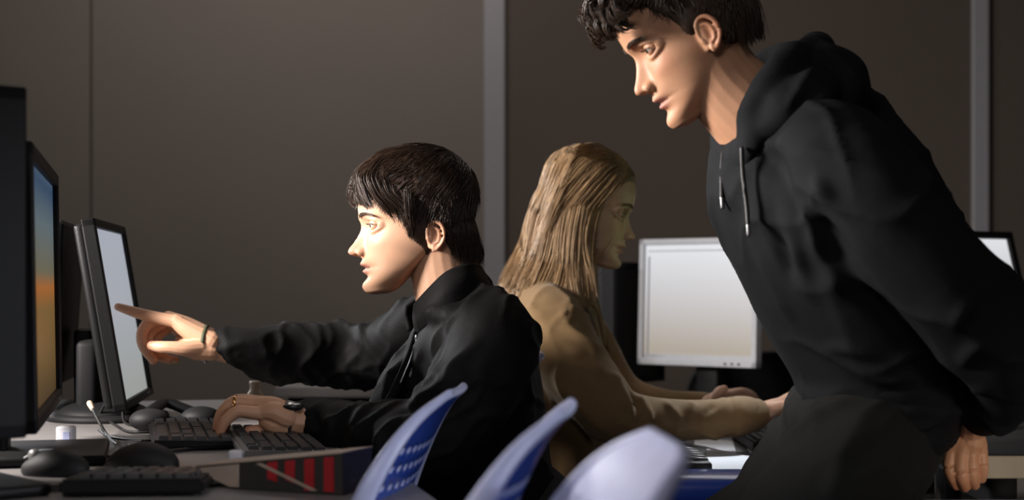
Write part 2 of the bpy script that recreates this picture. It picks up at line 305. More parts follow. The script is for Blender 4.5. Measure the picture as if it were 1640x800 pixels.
def make_person_head(Mh, sc, jaw=1.0, nose=1.0, earpos=(-.008,.0725,-.028), neck=None, vox=.0017, brow=(.02,.012,.008), skin=(.62,.36,.24), lip=(.50,.20,.16), lids=(.25, -.42), both=True, ears=.82):
    gs = [head_loft(None, jaw, nose)]
    for s in (1, -1):
        gs.append(ell((.1005, s*.0125, -.0445), (.0105, .0062, .0075)))
        gs += ear(s, earpos, ears)
        gs.append(tube([(.0800, s*.0145, .0075), (.0835, s*.0270, .0135), (.0735, s*.0395, .0090), (.0600, s*.0455, .0030)], [.0035, .0042, .0048, .0050], 12, 5))
        gs.append(tube([(.0790, s*.0150, -.0070), (.0800, s*.0280, -.0125), (.0705, s*.0395, -.0085), (.0590, s*.0455, -.0030)], [.0030, .0038, .0046, .0050], 12, 5))
        gs.append(ell((.0590, s*.0430, .0005), (.0120, .0075, .0100)))
    MI = Mh.inverted()
    if neck: gs.append((T4(neck[0], MI)/1.0, neck[1]))
    V, Fc, N = remesh(gs, vox, 3, .5)
    # nostrils and ear canal dents
    for s in (1, -1):
        d = np.linalg.norm((V-np.array((.108, s*.0065, -.0505)))/np.array((.006, .0035, .004)), axis=1); V = V+np.array((-.002, 0, .004))*np.exp(-d**2)[:, None]
    fr = V[:, 0] > .06
    t = np.tile(np.array((*skin, 1.0)), (len(V), 1))
    n = np.array([0.06*math.sin(v[0]*90+3*math.sin(v[2]*60))*math.sin(v[1]*70) for v in V]); t[:, :3] *= (1+n)[:, None]
    def blend(wt, c):
        wt = np.clip(wt, 0, 1)[:, None]; t[:, :3] = t[:, :3]*(1-wt)+np.array(c)*wt
    upz = -.0655; wl = np.exp(-(np.abs(V[:,1])/.021)**4)*(np.exp(-((V[:,2]+.0680)/.0040)**4)+np.exp(-((V[:,2]+.0775)/.0048)**4))*fr
    blend(wl*.85, lip); blend(.9*np.exp(-((V[:,2]+.0724)/.0013)**2)*(np.abs(V[:,1]) < .022)*fr, (.10,.03,.03))
    blend(.25*np.exp(-((V[:,2]+.030)/.018)**2-((np.abs(V[:,1])-.042)/.018)**2)*fr, (skin[0], skin[1]*.72, skin[2]*.70))
    blend(.35*np.exp(-(np.linalg.norm(V-np.array((.120,0,-.042)), axis=1)/.014)**2), (skin[0], skin[1]*.7, skin[2]*.66))
    blend(.35*((np.abs(V[:,1]) > .070)&(np.abs(V[:,2]+.01) < .045)&(V[:,0] < .01)&(V[:,0] > -.04)), (skin[0]*.95, skin[1]*.62, skin[2]*.52))
    parts = [(V, Fc)]; tints = [t]
    for s in (1, -1):                                    # eyelids: two shells around each eyeball
        ec = np.array((.0710, s*.0305, 0.0)); R = .0129
        for a0, a1 in ((lids[0], 1.45), (-1.35, lids[1])):
            na, nb = 12, 30; VV = []
            for rr in (R, R-.0011):
                for i in range(na):
                    el = a0+(a1-a0)*i/(na-1)
                    for j in range(nb):
                        az = -1.6+3.2*j/(nb-1); cw = min(1, abs(az)/1.0)**2; edge = (a0 if a0 > 0 else a1); e2 = el
                        if a0 > 0: e2 = el-(1-i/(na-1))*(a0+.09)*cw
                        else: e2 = el+(i/(na-1))*(-a1-.07)*cw
                        VV.append(ec+rr*np.array((math.cos(e2)*math.cos(az), math.cos(e2)*math.sin(az), math.sin(e2))))
            FF = []; h = na*nb
            for i in range(na-1):
                for j in range(nb-1):
                    a = i*nb+j; FF += [(a, a+1, a+nb+1, a+nb), (h+a, h+a+nb, h+a+nb+1, h+a+1)]
            for j in range(nb-1):
                FF.append((j, h+j, h+j+1, j+1)); k = (na-1)*nb+j; FF.append((k, k+1, h+k+1, h+k))
            parts.append((np.array(VV), FF)); tints.append(np.tile(np.array((skin[0]*.96, skin[1]*.87, skin[2]*.84, 1.0)), (len(VV), 1)))
    V, Fc = join(parts); return T4(V, Mh), Fc, np.vstack(tints)
def strand_mesh(paths, r0=.0007, r1=.0002):
    """3-sided tapered strands"""
    V = []; Fc = []; n = 0
    for Q in paths:
        Q = np.asarray(Q); m = len(Q); T = np.gradient(Q, axis=0); T /= np.linalg.norm(T, axis=1)[:, None]+1e-9
        s = np.cross(T, (.3, .2, .93)); s /= np.linalg.norm(s, axis=1)[:, None]+1e-9; v = np.cross(T, s)
        rr = (r0+(r1-r0)*np.linspace(0, 1, m)**1.5)[:, None]
        for a in (0, 2*PI/3, 4*PI/3): pass
        ring = np.stack([Q+rr*(math.cos(a)*s+math.sin(a)*v) for a in (0, 2*PI/3, 4*PI/3)], 1).reshape(-1, 3)
        V.append(ring)
        for i in range(m-1):
            b = n+i*3; Fc += [(b, b+1, b+4, b+3), (b+1, b+2, b+5, b+4), (b+2, b, b+3, b+5)]
        n += 3*m
    return np.vstack(V), Fc
def flow_hair(cap, keep, flow, count, length, steps=9, lift=.004, seed=1, curl=0.0, curlf=60, jit=.25, hug=.7):
    """strands that start on the hair cap and follow the flow field, hugging the cap, then leaving it"""
    V, Fc = cap; bv = BVHTree.FromPolygons([Vector(v) for v in V], Fc); rnd = random.Random(seed); paths = []; c = 0
    idx = [i for i in range(len(V)) if keep(V[i])]
    while c < count:
        p = Vector(V[rnd.choice(idx)]); p += Vector((rnd.uniform(-1, 1), rnd.uniform(-1, 1), rnd.uniform(-1, 1)))*.004
        L = length(p)*rnd.uniform(.65, 1.15); st = L/steps; path = []; d0 = None; ph = rnd.uniform(0, 6); lf = rnd.uniform(.2, 1)*lift
        clump = Vector((noise.noise(p*38), noise.noise(p*38+Vector((9, 0, 0))), noise.noise(p*38+Vector((0, 7, 0)))))
        cn = noise.noise(p*45+Vector((3, 3, 3)))
        for i in range(steps+1):
            co_, nn, ii, dd = bv.find_nearest(p); cen = Vector((0, 0, .01))
            if nn.dot(co_-cen) < 0: nn = -nn
            h = lf*(0.3+i/steps)+ .004*cn
            q = co_+nn*h if (i < steps*(hug-.1) or (p-co_).dot(nn) < h) else p
            ang = ph+curlf*i*st; q2 = q+curl*Vector((math.cos(ang), math.sin(ang*.7), math.sin(ang)))*(i/steps)
            path.append(tuple(q2)); d = Vector(flow(q))+clump*jit+Vector((rnd.uniform(-1,1), rnd.uniform(-1,1), rnd.uniform(-1,1)))*jit*.35
            if i < steps*hug: d = d-nn*d.dot(nn)
            d.normalize(); d0 = d if d0 is None else (d0*.55+d*.45).normalized(); p = q+d0*st
        paths.append(path); c += 1
    return paths
def hand(fingers, palm, vox=.0014, sm=4): return remesh([tube(p, r, 12, 5) for p, r in palm+fingers], vox, sm, .5)
def PL(lst, D): return [P(x, y, D+d) for x, y, d in lst]
def eyes(person, Mh, look=(0, 0)):
    for s in (1, -1):
        ec = Vector((.0710, s*.0305, 0)); sc = Mh.to_scale()[0]
        V, Fc = ell((0,0,0), .0119, None, 24, 18); e = link('eyeball', T4(V+np.array(ec), Mh), Fc, M['eye_white'], person)
        d = Vector((math.cos(look[0])*math.cos(look[1]), math.sin(look[1]), math.sin(look[0])))
        q = Vector((1,0,0)).rotation_difference(d).to_matrix()
        V, Fc = ell((0,0,0), (.0022, .0058, .0058), None, 20, 10); V = (V+np.array((.0103, 0, 0)))@np.array(q).T+np.array(ec); i = link('iris', T4(V, Mh), Fc, M['iris'], person)
        V, Fc = ell((0,0,0), (.0022, .0026, .0026), None, 14, 8); V = (V+np.array((.0108, 0, 0)))@np.array(q).T+np.array(ec); link('pupil', T4(V, Mh), Fc, M['pupil'], person)
def brows(person, Mh, m, thick=1.0, seed=3):
    rnd = random.Random(seed)
    for s in (1, -1):
        paths = []
        for i in range(170):
            u = rnd.random(); y = s*(.012+u*.036); z = .0165+.0065*math.sin(u*2.2)-.005*u*u+rnd.uniform(-.0030, .0030)*(1-u*.5)*thick
            x = .1002-abs(y)**2*9.2; d = Vector((-.35*u-.05, s*.8, .35-.75*u)).normalized()*rnd.uniform(.006, .010)
            p = Vector((x, y, z)); paths.append([tuple(p), tuple(p+d*.5+Vector((.0010,0,0))), tuple(p+d+Vector((-.0010,0,0)))])
        V, Fc = strand_mesh(paths, .00055, .0002); link('eyebrow', T4(V, Mh), Fc, m, person); paths = []
        for i in range(26):
            az = -.95+1.9*i/25; el = .14; e = Vector((.0710, s*.0305, 0)); dd = Vector((math.cos(el)*math.cos(az), math.cos(el)*math.sin(az), math.sin(el)))
            p = e+dd*.0130; paths.append([tuple(p), tuple(p+dd*.0035+Vector((0,0,-.001))), tuple(p+dd*.006+Vector((0,0,.001)))])
        V, Fc = strand_mesh(paths, .0004, .0001); link('eyelashes', T4(V, Mh), Fc, m, person)
def head_matrix(px, py, D, face, pitch, yaw=0, roll=0, sc=1.0):
    """face -1: looks to -X; +1: looks to +X.  yaw>0 turns towards the camera"""
    base = Matrix.Rotation(PI if face < 0 else 0, 4, 'Z')
    yw = Matrix.Rotation(yaw if face < 0 else -yaw, 4, 'Z')
    return Matrix.Translation(P(px, py, D)) @ yw @ base @ Matrix.Rotation(pitch, 4, 'Y') @ Matrix.Rotation(roll, 4, 'X') @ Matrix.Scale(sc, 4)
SKT = (.62, .36, .24, 1)
def skin_join(parts, skin=(.62,.36,.24)):
    V, Fc = join([(p[0], p[1]) for p in parts]); T = np.vstack([p[2] if len(p) > 2 and p[2] is not None and np.asarray(p[2]).shape[1] == 4 else np.tile(np.array((*skin, 1.0)), (len(p[0]), 1)) for p in parts]); return V, Fc, T
def hand_tint(V, skin, tips):
    t = np.tile(np.array((*skin, 1.0)), (len(V), 1)); r = np.array((skin[0], skin[1]*.72, skin[2]*.66))
    for p in tips:
        w_ = .6*np.exp(-(np.linalg.norm(V-np.array(p), axis=1)/.016)**2)[:, None]; t[:, :3] = t[:, :3]*(1-w_)+r*w_
    return t
# ------------------------------------------------------------ the room
def slab(name, c, s, m, **k): V, Fc = box(c, s); return struct(link(name, V, Fc, m, smooth=False, **k))
slab('floor', (0, 2.5, -0.05), (8, 6.6, 0.1), M['floor'])
WY = 5.3
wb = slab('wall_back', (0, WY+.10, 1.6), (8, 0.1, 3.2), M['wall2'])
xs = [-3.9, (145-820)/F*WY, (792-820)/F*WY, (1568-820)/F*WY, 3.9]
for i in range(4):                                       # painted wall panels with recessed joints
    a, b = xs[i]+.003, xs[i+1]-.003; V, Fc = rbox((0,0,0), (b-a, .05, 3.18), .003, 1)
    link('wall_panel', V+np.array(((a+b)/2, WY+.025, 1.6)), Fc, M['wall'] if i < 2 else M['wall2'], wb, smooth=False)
for n, (px, wd) in enumerate(((792, .076), (1568, .060))):
    V, Fc = rbox(((px-820)/F*WY, WY-.012, 1.6), (wd, .024, 3.18), .006, 2); t = struct(link('trim_%d' % (n+1), V, Fc, M['strip'], smooth=False))
V, Fc = box((0, WY-.008, .05), (7.8, .016, .1)); struct(link('baseboard_back', V, Fc, M['frame'], smooth=False))

# ------------------------------------------------------------ desks
DZ = 0.73; U = Vector((-.25, .968, 0)).normalized(); W = Vector((-U.y, U.x, 0))     # U: along the desk row, W: to the left (behind the monitors)
def prism(poly, z0, z1, bev=.004):
    bm = bmesh.new(); vs = [bm.verts.new((x, y, z0)) for x, y in poly]; f = bm.faces.new(vs); bm.normal_update()
    if f.normal.z > 0: f.normal_flip()
    r = bmesh.ops.extrude_face_region(bm, geom=[f]); bmesh.ops.translate(bm, vec=(0, 0, z1-z0), verts=[v for v in r['geom'] if isinstance(v, bmesh.types.BMVert)])
    bmesh.ops.bevel(bm, geom=list(bm.edges), offset=bev, segments=2, affect='EDGES'); bmesh.ops.recalc_face_normals(bm, faces=bm.faces)
    V = [v.co[:] for v in bm.verts]; Fc = [tuple(v.index for v in f.verts) for f in bm.faces]; bm.free(); return V, Fc
def desk(poly, z, label, m, name='desk', th=.028, legs=True, apron=True, inset=.08):
    cx = sum(p[0] for p in poly)/len(poly); cy = sum(p[1] for p in poly)/len(poly); t = thing(name, label, 'desk', (cx, cy, 0))
    V, Fc = prism(poly, z-th, z); link('tabletop', V, Fc, m, t, smooth=False)
    for x, y in (poly if len(poly) <= 4 else [poly[0], poly[2], poly[3], poly[4]]):
        d = Vector((cx-x, cy-y)); d.normalize(); V, Fc = cyl((x+d.x*inset, y+d.y*inset, 0), .022, z-th, 20); link('leg', V, Fc, M['frame'], t)
    q = [((x-cx)*.80+cx, (y-cy)*.80+cy) for x, y in poly]
    for i in range(len(q)):
        a, b = Vector(q[i]), Vector(q[(i+1) % len(q)]); V, Fc = box(((a.x+b.x)/2, (a.y+b.y)/2, z-th-.025), ((b-a).length, .02, .05), math.atan2(b.y-a.y, b.x-a.x)); link('rail', V, Fc, M['frame'], t, smooth=False)
    return t
A = Vector((-.178, 1.985, 0)); far = A+U*1.40
desk([tuple(v[:2]) for v in (A, far, far+W*.95, A+W*.95)], DZ, 'grey laminate computer desk under the pointing student and his keyboards', M['desk'])
desk([(-.129, 1.94), (-.075, 1.72), (-.38, 1.12), (-1.02, .98), (-1.05, 1.70)], DZ-.001, 'grey laminate trapezoid desk with dark mouse and striped carton, nearest the camera', M['desk'])
desk([(.24, 2.62), (1.75, 2.62), (1.75, 4.30), (.24, 4.30)], .645, 'low pale grey desk under the white sheets and the silver-framed monitor', M['desk_pale'])
desk([P(1528, 735, 2.235)[0:2], (1.45, 2.235), (1.45, 2.57), P(1528, 735, 2.235)[0:1][0:1]+(2.57,)] if False else [(.668, 2.235), (1.45, 2.235), (1.45, 2.58), (.668, 2.58)], .728, 'dark side desk with a beige front edge, gripped by the standing student', M['matte'], th=.034)
V, Fc = rbox((1.06, 2.231, .711), (.784, .006, .034), .002, 2); link('edge_band', V, Fc, M['desk_edge'], bpy.data.objects['desk.003'], smooth=False)
desk([(-.66, 4.15), (-.10, 4.15), (-.10, 4.8), (-.66, 4.8)], .70, 'far grey table against the wall, seen under the outstretched arm', M['desk'])

# ------------------------------------------------------------ monitors.  local: screen faces +x, width on y, base at z=0
def monitor(label, loc, rz, w, h, cz, tilt, scr, frame, back=None, th=.030, bz=.018, base='plate', lines=False, bot=None, off=.0, bx=0, group=None, hump=.03):
    t = thing('computer_monitor', label, 'monitor', loc, rz, group); back = back or frame; bot = bot or bz
    R = Matrix.Translation((off, 0, cz)) @ Matrix.Rotation(-tilt, 4, 'Y')
    def add(name, g, m, sm=False, par=None): V, Fc = join(g) if isinstance(g, list) else g; return link(name, T4(V, R), Fc, m, par or t, smooth=sm, local=True)
    # frame: four bars with bevel, joined as one bezel
    g = [rbox((0, 0, h/2-bz/2), (th, w, bz), .003, 2), rbox((0, 0, -h/2+bot/2), (th, w, bot), .003, 2), rbox((0, w/2-bz/2, 0), (th, bz, h), .003, 2), rbox((0, -w/2+bz/2, 0), (th, bz, h), .003, 2)]
    fr = add('bezel', g, frame)
    V, Fc = rbox((-.004, 0, (bot-bz)/2), (th-.010, w-2*bz+.004, h-bz-bot+.004), .001, 1)
    ob = link('screen', V*1.0-np.array((0, 0, (bot-bz)/2)), Fc, scr, t, smooth=False, local=True); ob.matrix_local = R @ Matrix.Translation((0, 0, (bot-bz)/2))
    add('back_cover', [rbox((-th/2-.006, 0, 0), (.02, w*.97, h*.96), .008, 3), ell((-th/2-.012, 0, -.01), (hump*.5, w*.36, h*.38)) if hump > .04 else ell((-th/2-.008, 0, -.01), (.014, w*.36, h*.38))], back, True)
    if lines:
        zz = h/2-bz-.016; add('window_border', [box((th/2-.0085, .0, zz), (.002, w-2*bz-.02, .0022)), box((th/2-.0085, -w/2+bz+.012, -.01), (.002, .004, h-bz*2-.04))], M['scr_line'])
        add('taskbar', [box((th/2-.0085, 0, -h/2+bot+.006), (.002, w-2*bz, .010))], M['bezel'])
    for k in range(3): add('button', ell((th/2, w/2-.05-.02*k, -h/2+bot*.5), (.002, .005, .003)), M['plastic_gloss'])
    zt = cz-.06
    if base == 'plate':
        V, Fc = rbox((-.055+off, 0, zt/2+.01), (.035, .07, zt), .008, 3); link('neck', V, Fc, M['plastic'], t, local=True)
        V, Fc = rbox((-.02+bx, 0, .008), (.20, .235, .016), .006, 2); link('base', V, Fc, M['plastic'], t, local=True)
    elif base == 'round':
        V, Fc = rbox((-.055+off, 0, zt/2+.01), (.04, .09, zt), .012, 3); link('neck', V, Fc, M['matte'], t, local=True)
        V, Fc = join([cyl((-.02+bx, 0, 0), .115, .012, 40, .108), ell((-.03+bx, 0, .010), (.085, .09, .026))]); link('base', V, Fc, M['matte'], t, local=True)
    return t
monitor('black monitor with pale grey lit screen that the pointing finger touches', (-.742, 2.835, DZ), math.radians(7), .41, .345, .199, math.radians(9.5), M['scr_a'], M['plastic'], base='round', bz=.016, th=.024)
monitor('black widescreen monitor with blue and yellow picture strip, seen nearly edge-on', (-.690, 2.175, DZ), math.radians(13.8), .60, .37, .248, math.radians(1), M['scr_b'], M['plastic'], bz=.02, th=.036, base='plate', bx=.02)
monitor('dark blurred monitor with no lit screen at the left frame edge, nearest the camera', (-.688, 1.83, DZ-.001), math.radians(42), .36, .40, .278, 0, M['plastic_gloss'], M['plastic'], base='plate', th=.04)
monitor('black monitor with a silver corner, turned away, behind the touched one', (-.91, 2.99, DZ), math.radians(190), .40, .33, .215, math.radians(4), M['scr_a'], M['plastic'], th=.022, base='plate')
md = bpy.data.objects['computer_monitor.003']; g = rbox((-.012, .165, .355), (.034, .05, .05), .012, 4); link('corner_cap', *g, M['bezel'], md, local=True)
GZ = .645
monitor('silver-framed monitor with bright blank window, in front of the blonde woman', (.490, 3.93, GZ), math.radians(-90-38), .36, .335, .293, math.radians(2), M['scr_g'], M['bezel'], back=M['plastic'], th=.03, base='plate', lines=True, bz=.016, bot=.018)
monitor('silver-framed monitor mostly hidden behind the hoodie, only its lower corner visible', (.912, 3.88, GZ), math.radians(-90-5), .36, .335, .293, math.radians(2), M['scr_g'], M['bezel'], back=M['plastic'], th=.03, base='plate', lines=True)
monitor('bright monitor with black right edge, peeking out behind the hoodie sleeve at right', (1.03, 3.55, GZ), math.radians(-62), .50, .345, .30, math.radians(16), M['scr_g'], M['plastic'], th=.03, base='plate', bz=.018)
monitor('dark switched-off monitor with a silver edge strip, between the woman and the bright screen', (.335, 4.12, GZ), math.radians(-38), .26, .33, .235, 0, M['plastic_gloss'], M['plastic'], th=.04, base='plate')

# ------------------------------------------------------------ chairs.  local: sitter faces +x
def chair_parts(t, shell_m, rim_m, leg_m, holes=True):
    prof = [(.225,.425),(.205,.440),(.10,.436),(-.06,.430),(-.145,.436),(-.185,.462),(-.203,.52),(-.216,.60),(-.238,.68),(-.265,.755),(-.298,.825),(-.326,.862)]
    C = cr_spline([(x, 0, z) for x, z in prof], 10); nrow = len(C); nc = 62; V = []; 
    s = np.linspace(0, 1, nrow)
    for i in range(nrow):
        x, _, z = C[i]; up = max(0, (z-.47)/.39); hw = .205-.02*math.sin(min(1, s[i]*2)*PI)*0
        hw = .20 if z < .5 else .20-.012*up
        if up > .62: hw *= math.sqrt(max(0.02, 1-((up-.62)/.40)**2))**.75
        if s[i] < .08: hw *= .86+.14*math.sqrt(max(0, 1-((.08-s[i])/.08)**2))
        for j in range(nc+1):
            q = -1+2*j/nc; y = q*hw; b = q*q*(hw/.2)**2
            dx = b*.020*min(1, up*3) if z > .47 else 0; dz = b*.018 if z < .5 else b*.010
            V.append((x+dx, y, z+dz))
    V = np.array(V); Fc = []; hole = set()
    if holes:
        r0 = next(i for i in range(nrow) if C[i][2] > .60)
        for k in range(9):
            for c in range(5+2*(k % 2)*0, nc-6, 5):
                i = r0+3*k
                if i+1 < nrow-12: hole |= {(i, c), (i, c+1)} if c % 2 == 0 or True else set()
    for i in range(nrow-1):
        for j in range(nc):
            if (i, j) not in hole: a = i*(nc+1)+j; Fc.append((a, a+nc+1, a+nc+2, a+1))
    o = link('seat_shell', V, Fc, [shell_m, rim_m], t, local=True); sd = o.modifiers.new('s', 'SOLIDIFY'); sd.thickness = .007; sd.offset = 0; sd.material_offset_rim = 1
    edge = [V[i*(nc+1)] for i in range(2, nrow)]+[V[(nrow-1)*(nc+1)+j] for j in range(3, nc-2, 3)]+[V[i*(nc+1)+nc] for i in range(nrow-1, 1, -1)]+[V[2*(nc+1)+j] for j in range(nc-3, 2, -3)]
    ed_ = edge[::2]; Vr, Fr = tube(ed_, [((.0055+.0085*math.sin(PI*min(1, max(0, (p[2]-.50)/.36))) if abs(p[1]) > .10 else .0055), .0045) for p in ed_], 12, 2, closed=True, up=(0, 1, 0))
    link('rim', Vr, Fr, rim_m, t, local=True)
    for sy in (1, -1):
        for sx in (1, -1):
            Vl, Fl = tube([(sx*.12, sy*.13, .418), (sx*.175, sy*.17, .38), (sx*.215, sy*.205, .01)], .011, 12, 5); link('leg', Vl, Fl, leg_m, t, local=True)
    for sx in (1, -1): Vb, Fb = tube([(sx*.12, -.14, .415), (sx*.12, .14, .415)], .010, 10, 3); link('seat_bracket', Vb, Fb, leg_m, t, local=True)
def clone(t, label, loc, rz, sz=1.0):
    r = t.copy(); COL.objects.link(r); r.location = loc; r.rotation_euler = (0, 0, rz); r['label'] = label; r.scale = (1, 1, sz)
    for ch in [c for c in COL.objects if c.parent == t]: c = ch.copy(); COL.objects.link(c); c.parent = r
    return r
def shell_chair(label, loc, rz): t = thing('shell_chair', label, 'chair', loc, rz, 'blue moulded shell chairs'); chair_parts(t, M['blue'], M['blue_rim'], M['chrome']); return t  # rim and hole walls take the pale tone for light caught there
ch0 = shell_chair('blue perforated shell chair touching the grey desk, nearest the pointing student', (-.392, 1.93, 0), math.radians(174.5)); ch0.scale = (1, 1, .983)
CHS = [('blue shell chair in the middle of the row of three, blurred', (-.270, 1.47, 0), 173), ('blue shell chair with painted white glare, most blurred, nearest the camera', (-.208, 1.09, 0), 184),
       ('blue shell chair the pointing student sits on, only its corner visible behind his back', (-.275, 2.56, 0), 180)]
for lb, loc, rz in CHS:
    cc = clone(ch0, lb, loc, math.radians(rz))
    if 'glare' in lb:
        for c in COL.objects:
            if c.parent == cc and c.name.startswith('seat_shell'): c.modifiers['s'].material_offset = 1  # one shell face coloured pale in place of glare
bc = thing('dark_chair', 'dark chair pushed in behind the bright silver-framed monitor', 'chair', (.72, 4.74, 0), math.radians(90)); bc.scale = (1, 1, .91); chair_parts(bc, M['blackchair'], M['blackchair'], M['frame'], False)
wc = thing('dark_chair', 'dark chair under the blonde woman in the tan jacket', 'chair', (.16, 3.12, 0), 0); chair_parts(wc, M['blackchair'], M['blackchair'], M['frame'], False)
def stool(label, c, z, s, m):
    t = thing('stool', label, 'stool', (c[0], c[1], 0)); V, Fc = rbox((0, 0, z-.02), (s[0], s[1], .04), .015, 4); link('seat', V, Fc, m, t, local=True)
    for i in (-1, 1):
        for j in (-1, 1): V, Fc = tube([(i*s[0]*.36, j*s[1]*.36, z-.04), (i*s[0]*.46, j*s[1]*.46, .01)], .010, 10, 3); link('leg', V, Fc, M['chrome'], t, local=True)
    for i in (-1, 1): V, Fc = tube([(i*s[0]*.41, -s[1]*.41, .3), (i*s[0]*.41, s[1]*.41, .3)], .007, 8, 2); link('footrest', V, Fc, M['chrome'], t, local=True)
stool('blue-topped stool below the white sheets, left of the standing student', (.345, 2.49), .668, (.26, .17), M['blue'])
stool('pale blue stool under the beige desk edge in the bottom right corner', (.715, 2.06), .675, (.27, .20), M['blue_rim'])
# ------------------------------------------------------------ keyboards, mice, cables and small things
kb_rng = random.Random(5)
def keyboard(label, loc, rz, shell_m, w=.15, l=.44, th=.020, key=None, foot=True):
    """local: long side on y, near short end at y=0, keys on top; x across the short end"""
    t = thing('keyboard', label, 'keyboard', loc, rz, 'computer keyboards')
    bm = prism([(-w/2, 0), (w/2, 0), (w/2, l), (-w/2, l)], 0, th, .004); V = np.array(bm[0]); V[:, 2] += np.where(V[:, 2] > th*.5, (-(V[:, 0])/w+.5)*.005, 0); V[:, 2] += .003
    link('shell', V, bm[1], shell_m, t, smooth=False, local=True)
    kv, kf = box((0, 0, .003), (.0158, .0158, .006), 0, .82); km = None; rows = 6
    for r in range(rows):
        for c in range(int((l-.03)/.0195)):
            x = w/2-.018-r*(w-.036)/(rows-1); y = .018+c*.0195+(.004*(r % 3))
            if kb_rng.random() < .04: continue
            z = th+.003+(-(x)/w+.5)*.005
            if km is None: k = link('key', kv, kf, M['key'], t, smooth=False, local=True); km = k.data
            else: k = bpy.data.objects.new('key', km); COL.objects.link(k); k.parent = t
            k.location = (x, y, z-.0005)
    if foot:
        for y in (.04, l-.04): V, Fc = box((-w/2+.02, y, .001), (.012, .02, .008)); link('foot', V, Fc, M['plastic'], t, smooth=False, local=True)
    return t
RZ = math.atan2(U.y, U.x)-PI/2
keyboard('black keyboard under the fingers of the seated student', (-.480, 2.275, DZ), RZ, M['plastic'], w=.130, l=.42, th=.010)
keyboard('grey keyboard with black keys between the black one and the desk edge', (-.318, 2.13, DZ), RZ, M['kb_grey'], w=.130, l=.40, th=.010)
keyboard('blurred black keyboard in the lower left foreground', (-.372, 1.85, DZ-.001), math.radians(94), M['plastic'], w=.13, l=.17, th=.014)
def mouse(label, loc, rz, s=1.0):
    t = thing('computer_mouse', label, 'mouse', loc, rz)
    V, Fc = ell((0, 0, .008), (.056*s, .031*s, .031*s), None, 28, 18); V = np.array(V); V[:, 2] = np.maximum(V[:, 2], 0.0); V[:, 2] *= 1-.22*np.clip(V[:, 0]/.056, 0, 1); link('shell', V, Fc, M['matte'], t, local=True)
    V, Fc = tube([(.052*s, 0, .026*s), (.028*s, 0, .0375*s), (.004*s, 0, .040*s)], .0011, 8, 4); link('button_seam', V, Fc, M['bezel'], t, local=True)
    V, Fc = cyl((0, 0, -.004), .008, .008, 18); V = V@np.array(Matrix.Rotation(PI/2, 3, 'X')).T+np.array((.032*s, .004, .031*s)); link('scroll_wheel', V, Fc, M['kb_grey'], t, local=True); return t
mouse('black computer mouse on the desk left of the striped carton', (-.503, 2.04, DZ), math.radians(158), 1.0)
mouse('blurred dark mouse in front of the picture-strip monitor', (-.565, 1.93, DZ-.001) if False else (-.605, 1.985, DZ), math.radians(170), .85)
def cable(label, pts, r=.0028, m=None, ends=True):
    t = thing('cable', label, 'cable', tuple(pts[0]), 0, 'loose cables'); V, Fc = tube(pts, r, 8, 8); link('cord', V, Fc, m or M['cable'], t)
    if ends: d = (Vector(pts[1])-Vector(pts[0])).normalized(); V, Fc = tube([Vector(pts[0])-d*.012, Vector(pts[0])+d*.012], (.0055, .004), 10, 3); link('plug', V, Fc, M['beige'], t)
z0 = DZ+.004
def onD(px, py, dz=.004): D = (CH-DZ-dz)*F/(py-HZ); return P(px, py, D)
cable('black cable with a pale plug rising beside the monitor foot', [P(146, 650, 2.56), P(155, 668, 2.52), onD(172, 697), onD(190, 712), onD(215, 716), onD(262, 722), onD(330, 714)], .0026)
cable('thin black cable looping over the desk behind the mouse', [onD(172, 672), onD(205, 690), onD(260, 692), onD(240, 705), onD(180, 700), onD(158, 688)], .0024)
cable('black cable curling against the lit monitor foot', [P(160, 662, 2.75), P(172, 640, 2.74), P(186, 634, 2.74), P(196, 648, 2.74), onD(200, 676), onD(232, 684)], .0024, ends=False)
cable('black mouse cord running to the left over the desk', [onD(222, 722, .012), onD(200, 733), onD(150, 728), onD(110, 735)], .0024, ends=False)
def lump(name, label, cat, gs, m, vox=.003): V, Fc, N = remesh(gs, vox, 4); o = link(name, V, Fc, m); return tag(o, label, cat)
# headset with padded arms lying behind the keyboard
hs = thing('headset', 'black headset lying on the desk to the right of the monitor foot', 'headset', tuple(onD(285, 665)))
V, Fc = tube([onD(232, 668, .02), P(250, 652, 2.78), P(268, 645, 2.86), onD(300, 656, .02), onD(330, 668, .012)], [(.014, .009)]*5, 12, 6); link('headband', V, Fc, M['plastic'], hs)
for x, y in ((240, 672), (322, 668)): q = onD(x, y, .018); V, Fc = ell(q, (.036, .030, .020)); link('ear_cushion', V, Fc, M['matte'], hs)
# small white plug and carton
g = rbox(onD(378, 741, .018), (.018, .018, .034), .003, 2); tag(link('power_adapter', g[0], g[1], M['white']), 'small white adapter block at the corner of the grey keyboard', 'adapter')
g = rbox(P(104, 690, 2.15)-Vector((0, 0, .0)), (.030, .02, .05), .004, 2)
q = P(106, 672, 2.34); st = thing('sticker_box', 'tiny white box with a blue mark behind the picture-strip monitor', 'box', (q.x, q.y, DZ))
g = rbox((0, 0, .016), (.026, .024, .032), .003, 2); link('carton', *g, M['white'], st, local=True); g = box((.004, -.0125, .018), (.010, .002, .012)); link('blue_mark', *g, M['blue_rim'], st, smooth=False, local=True)
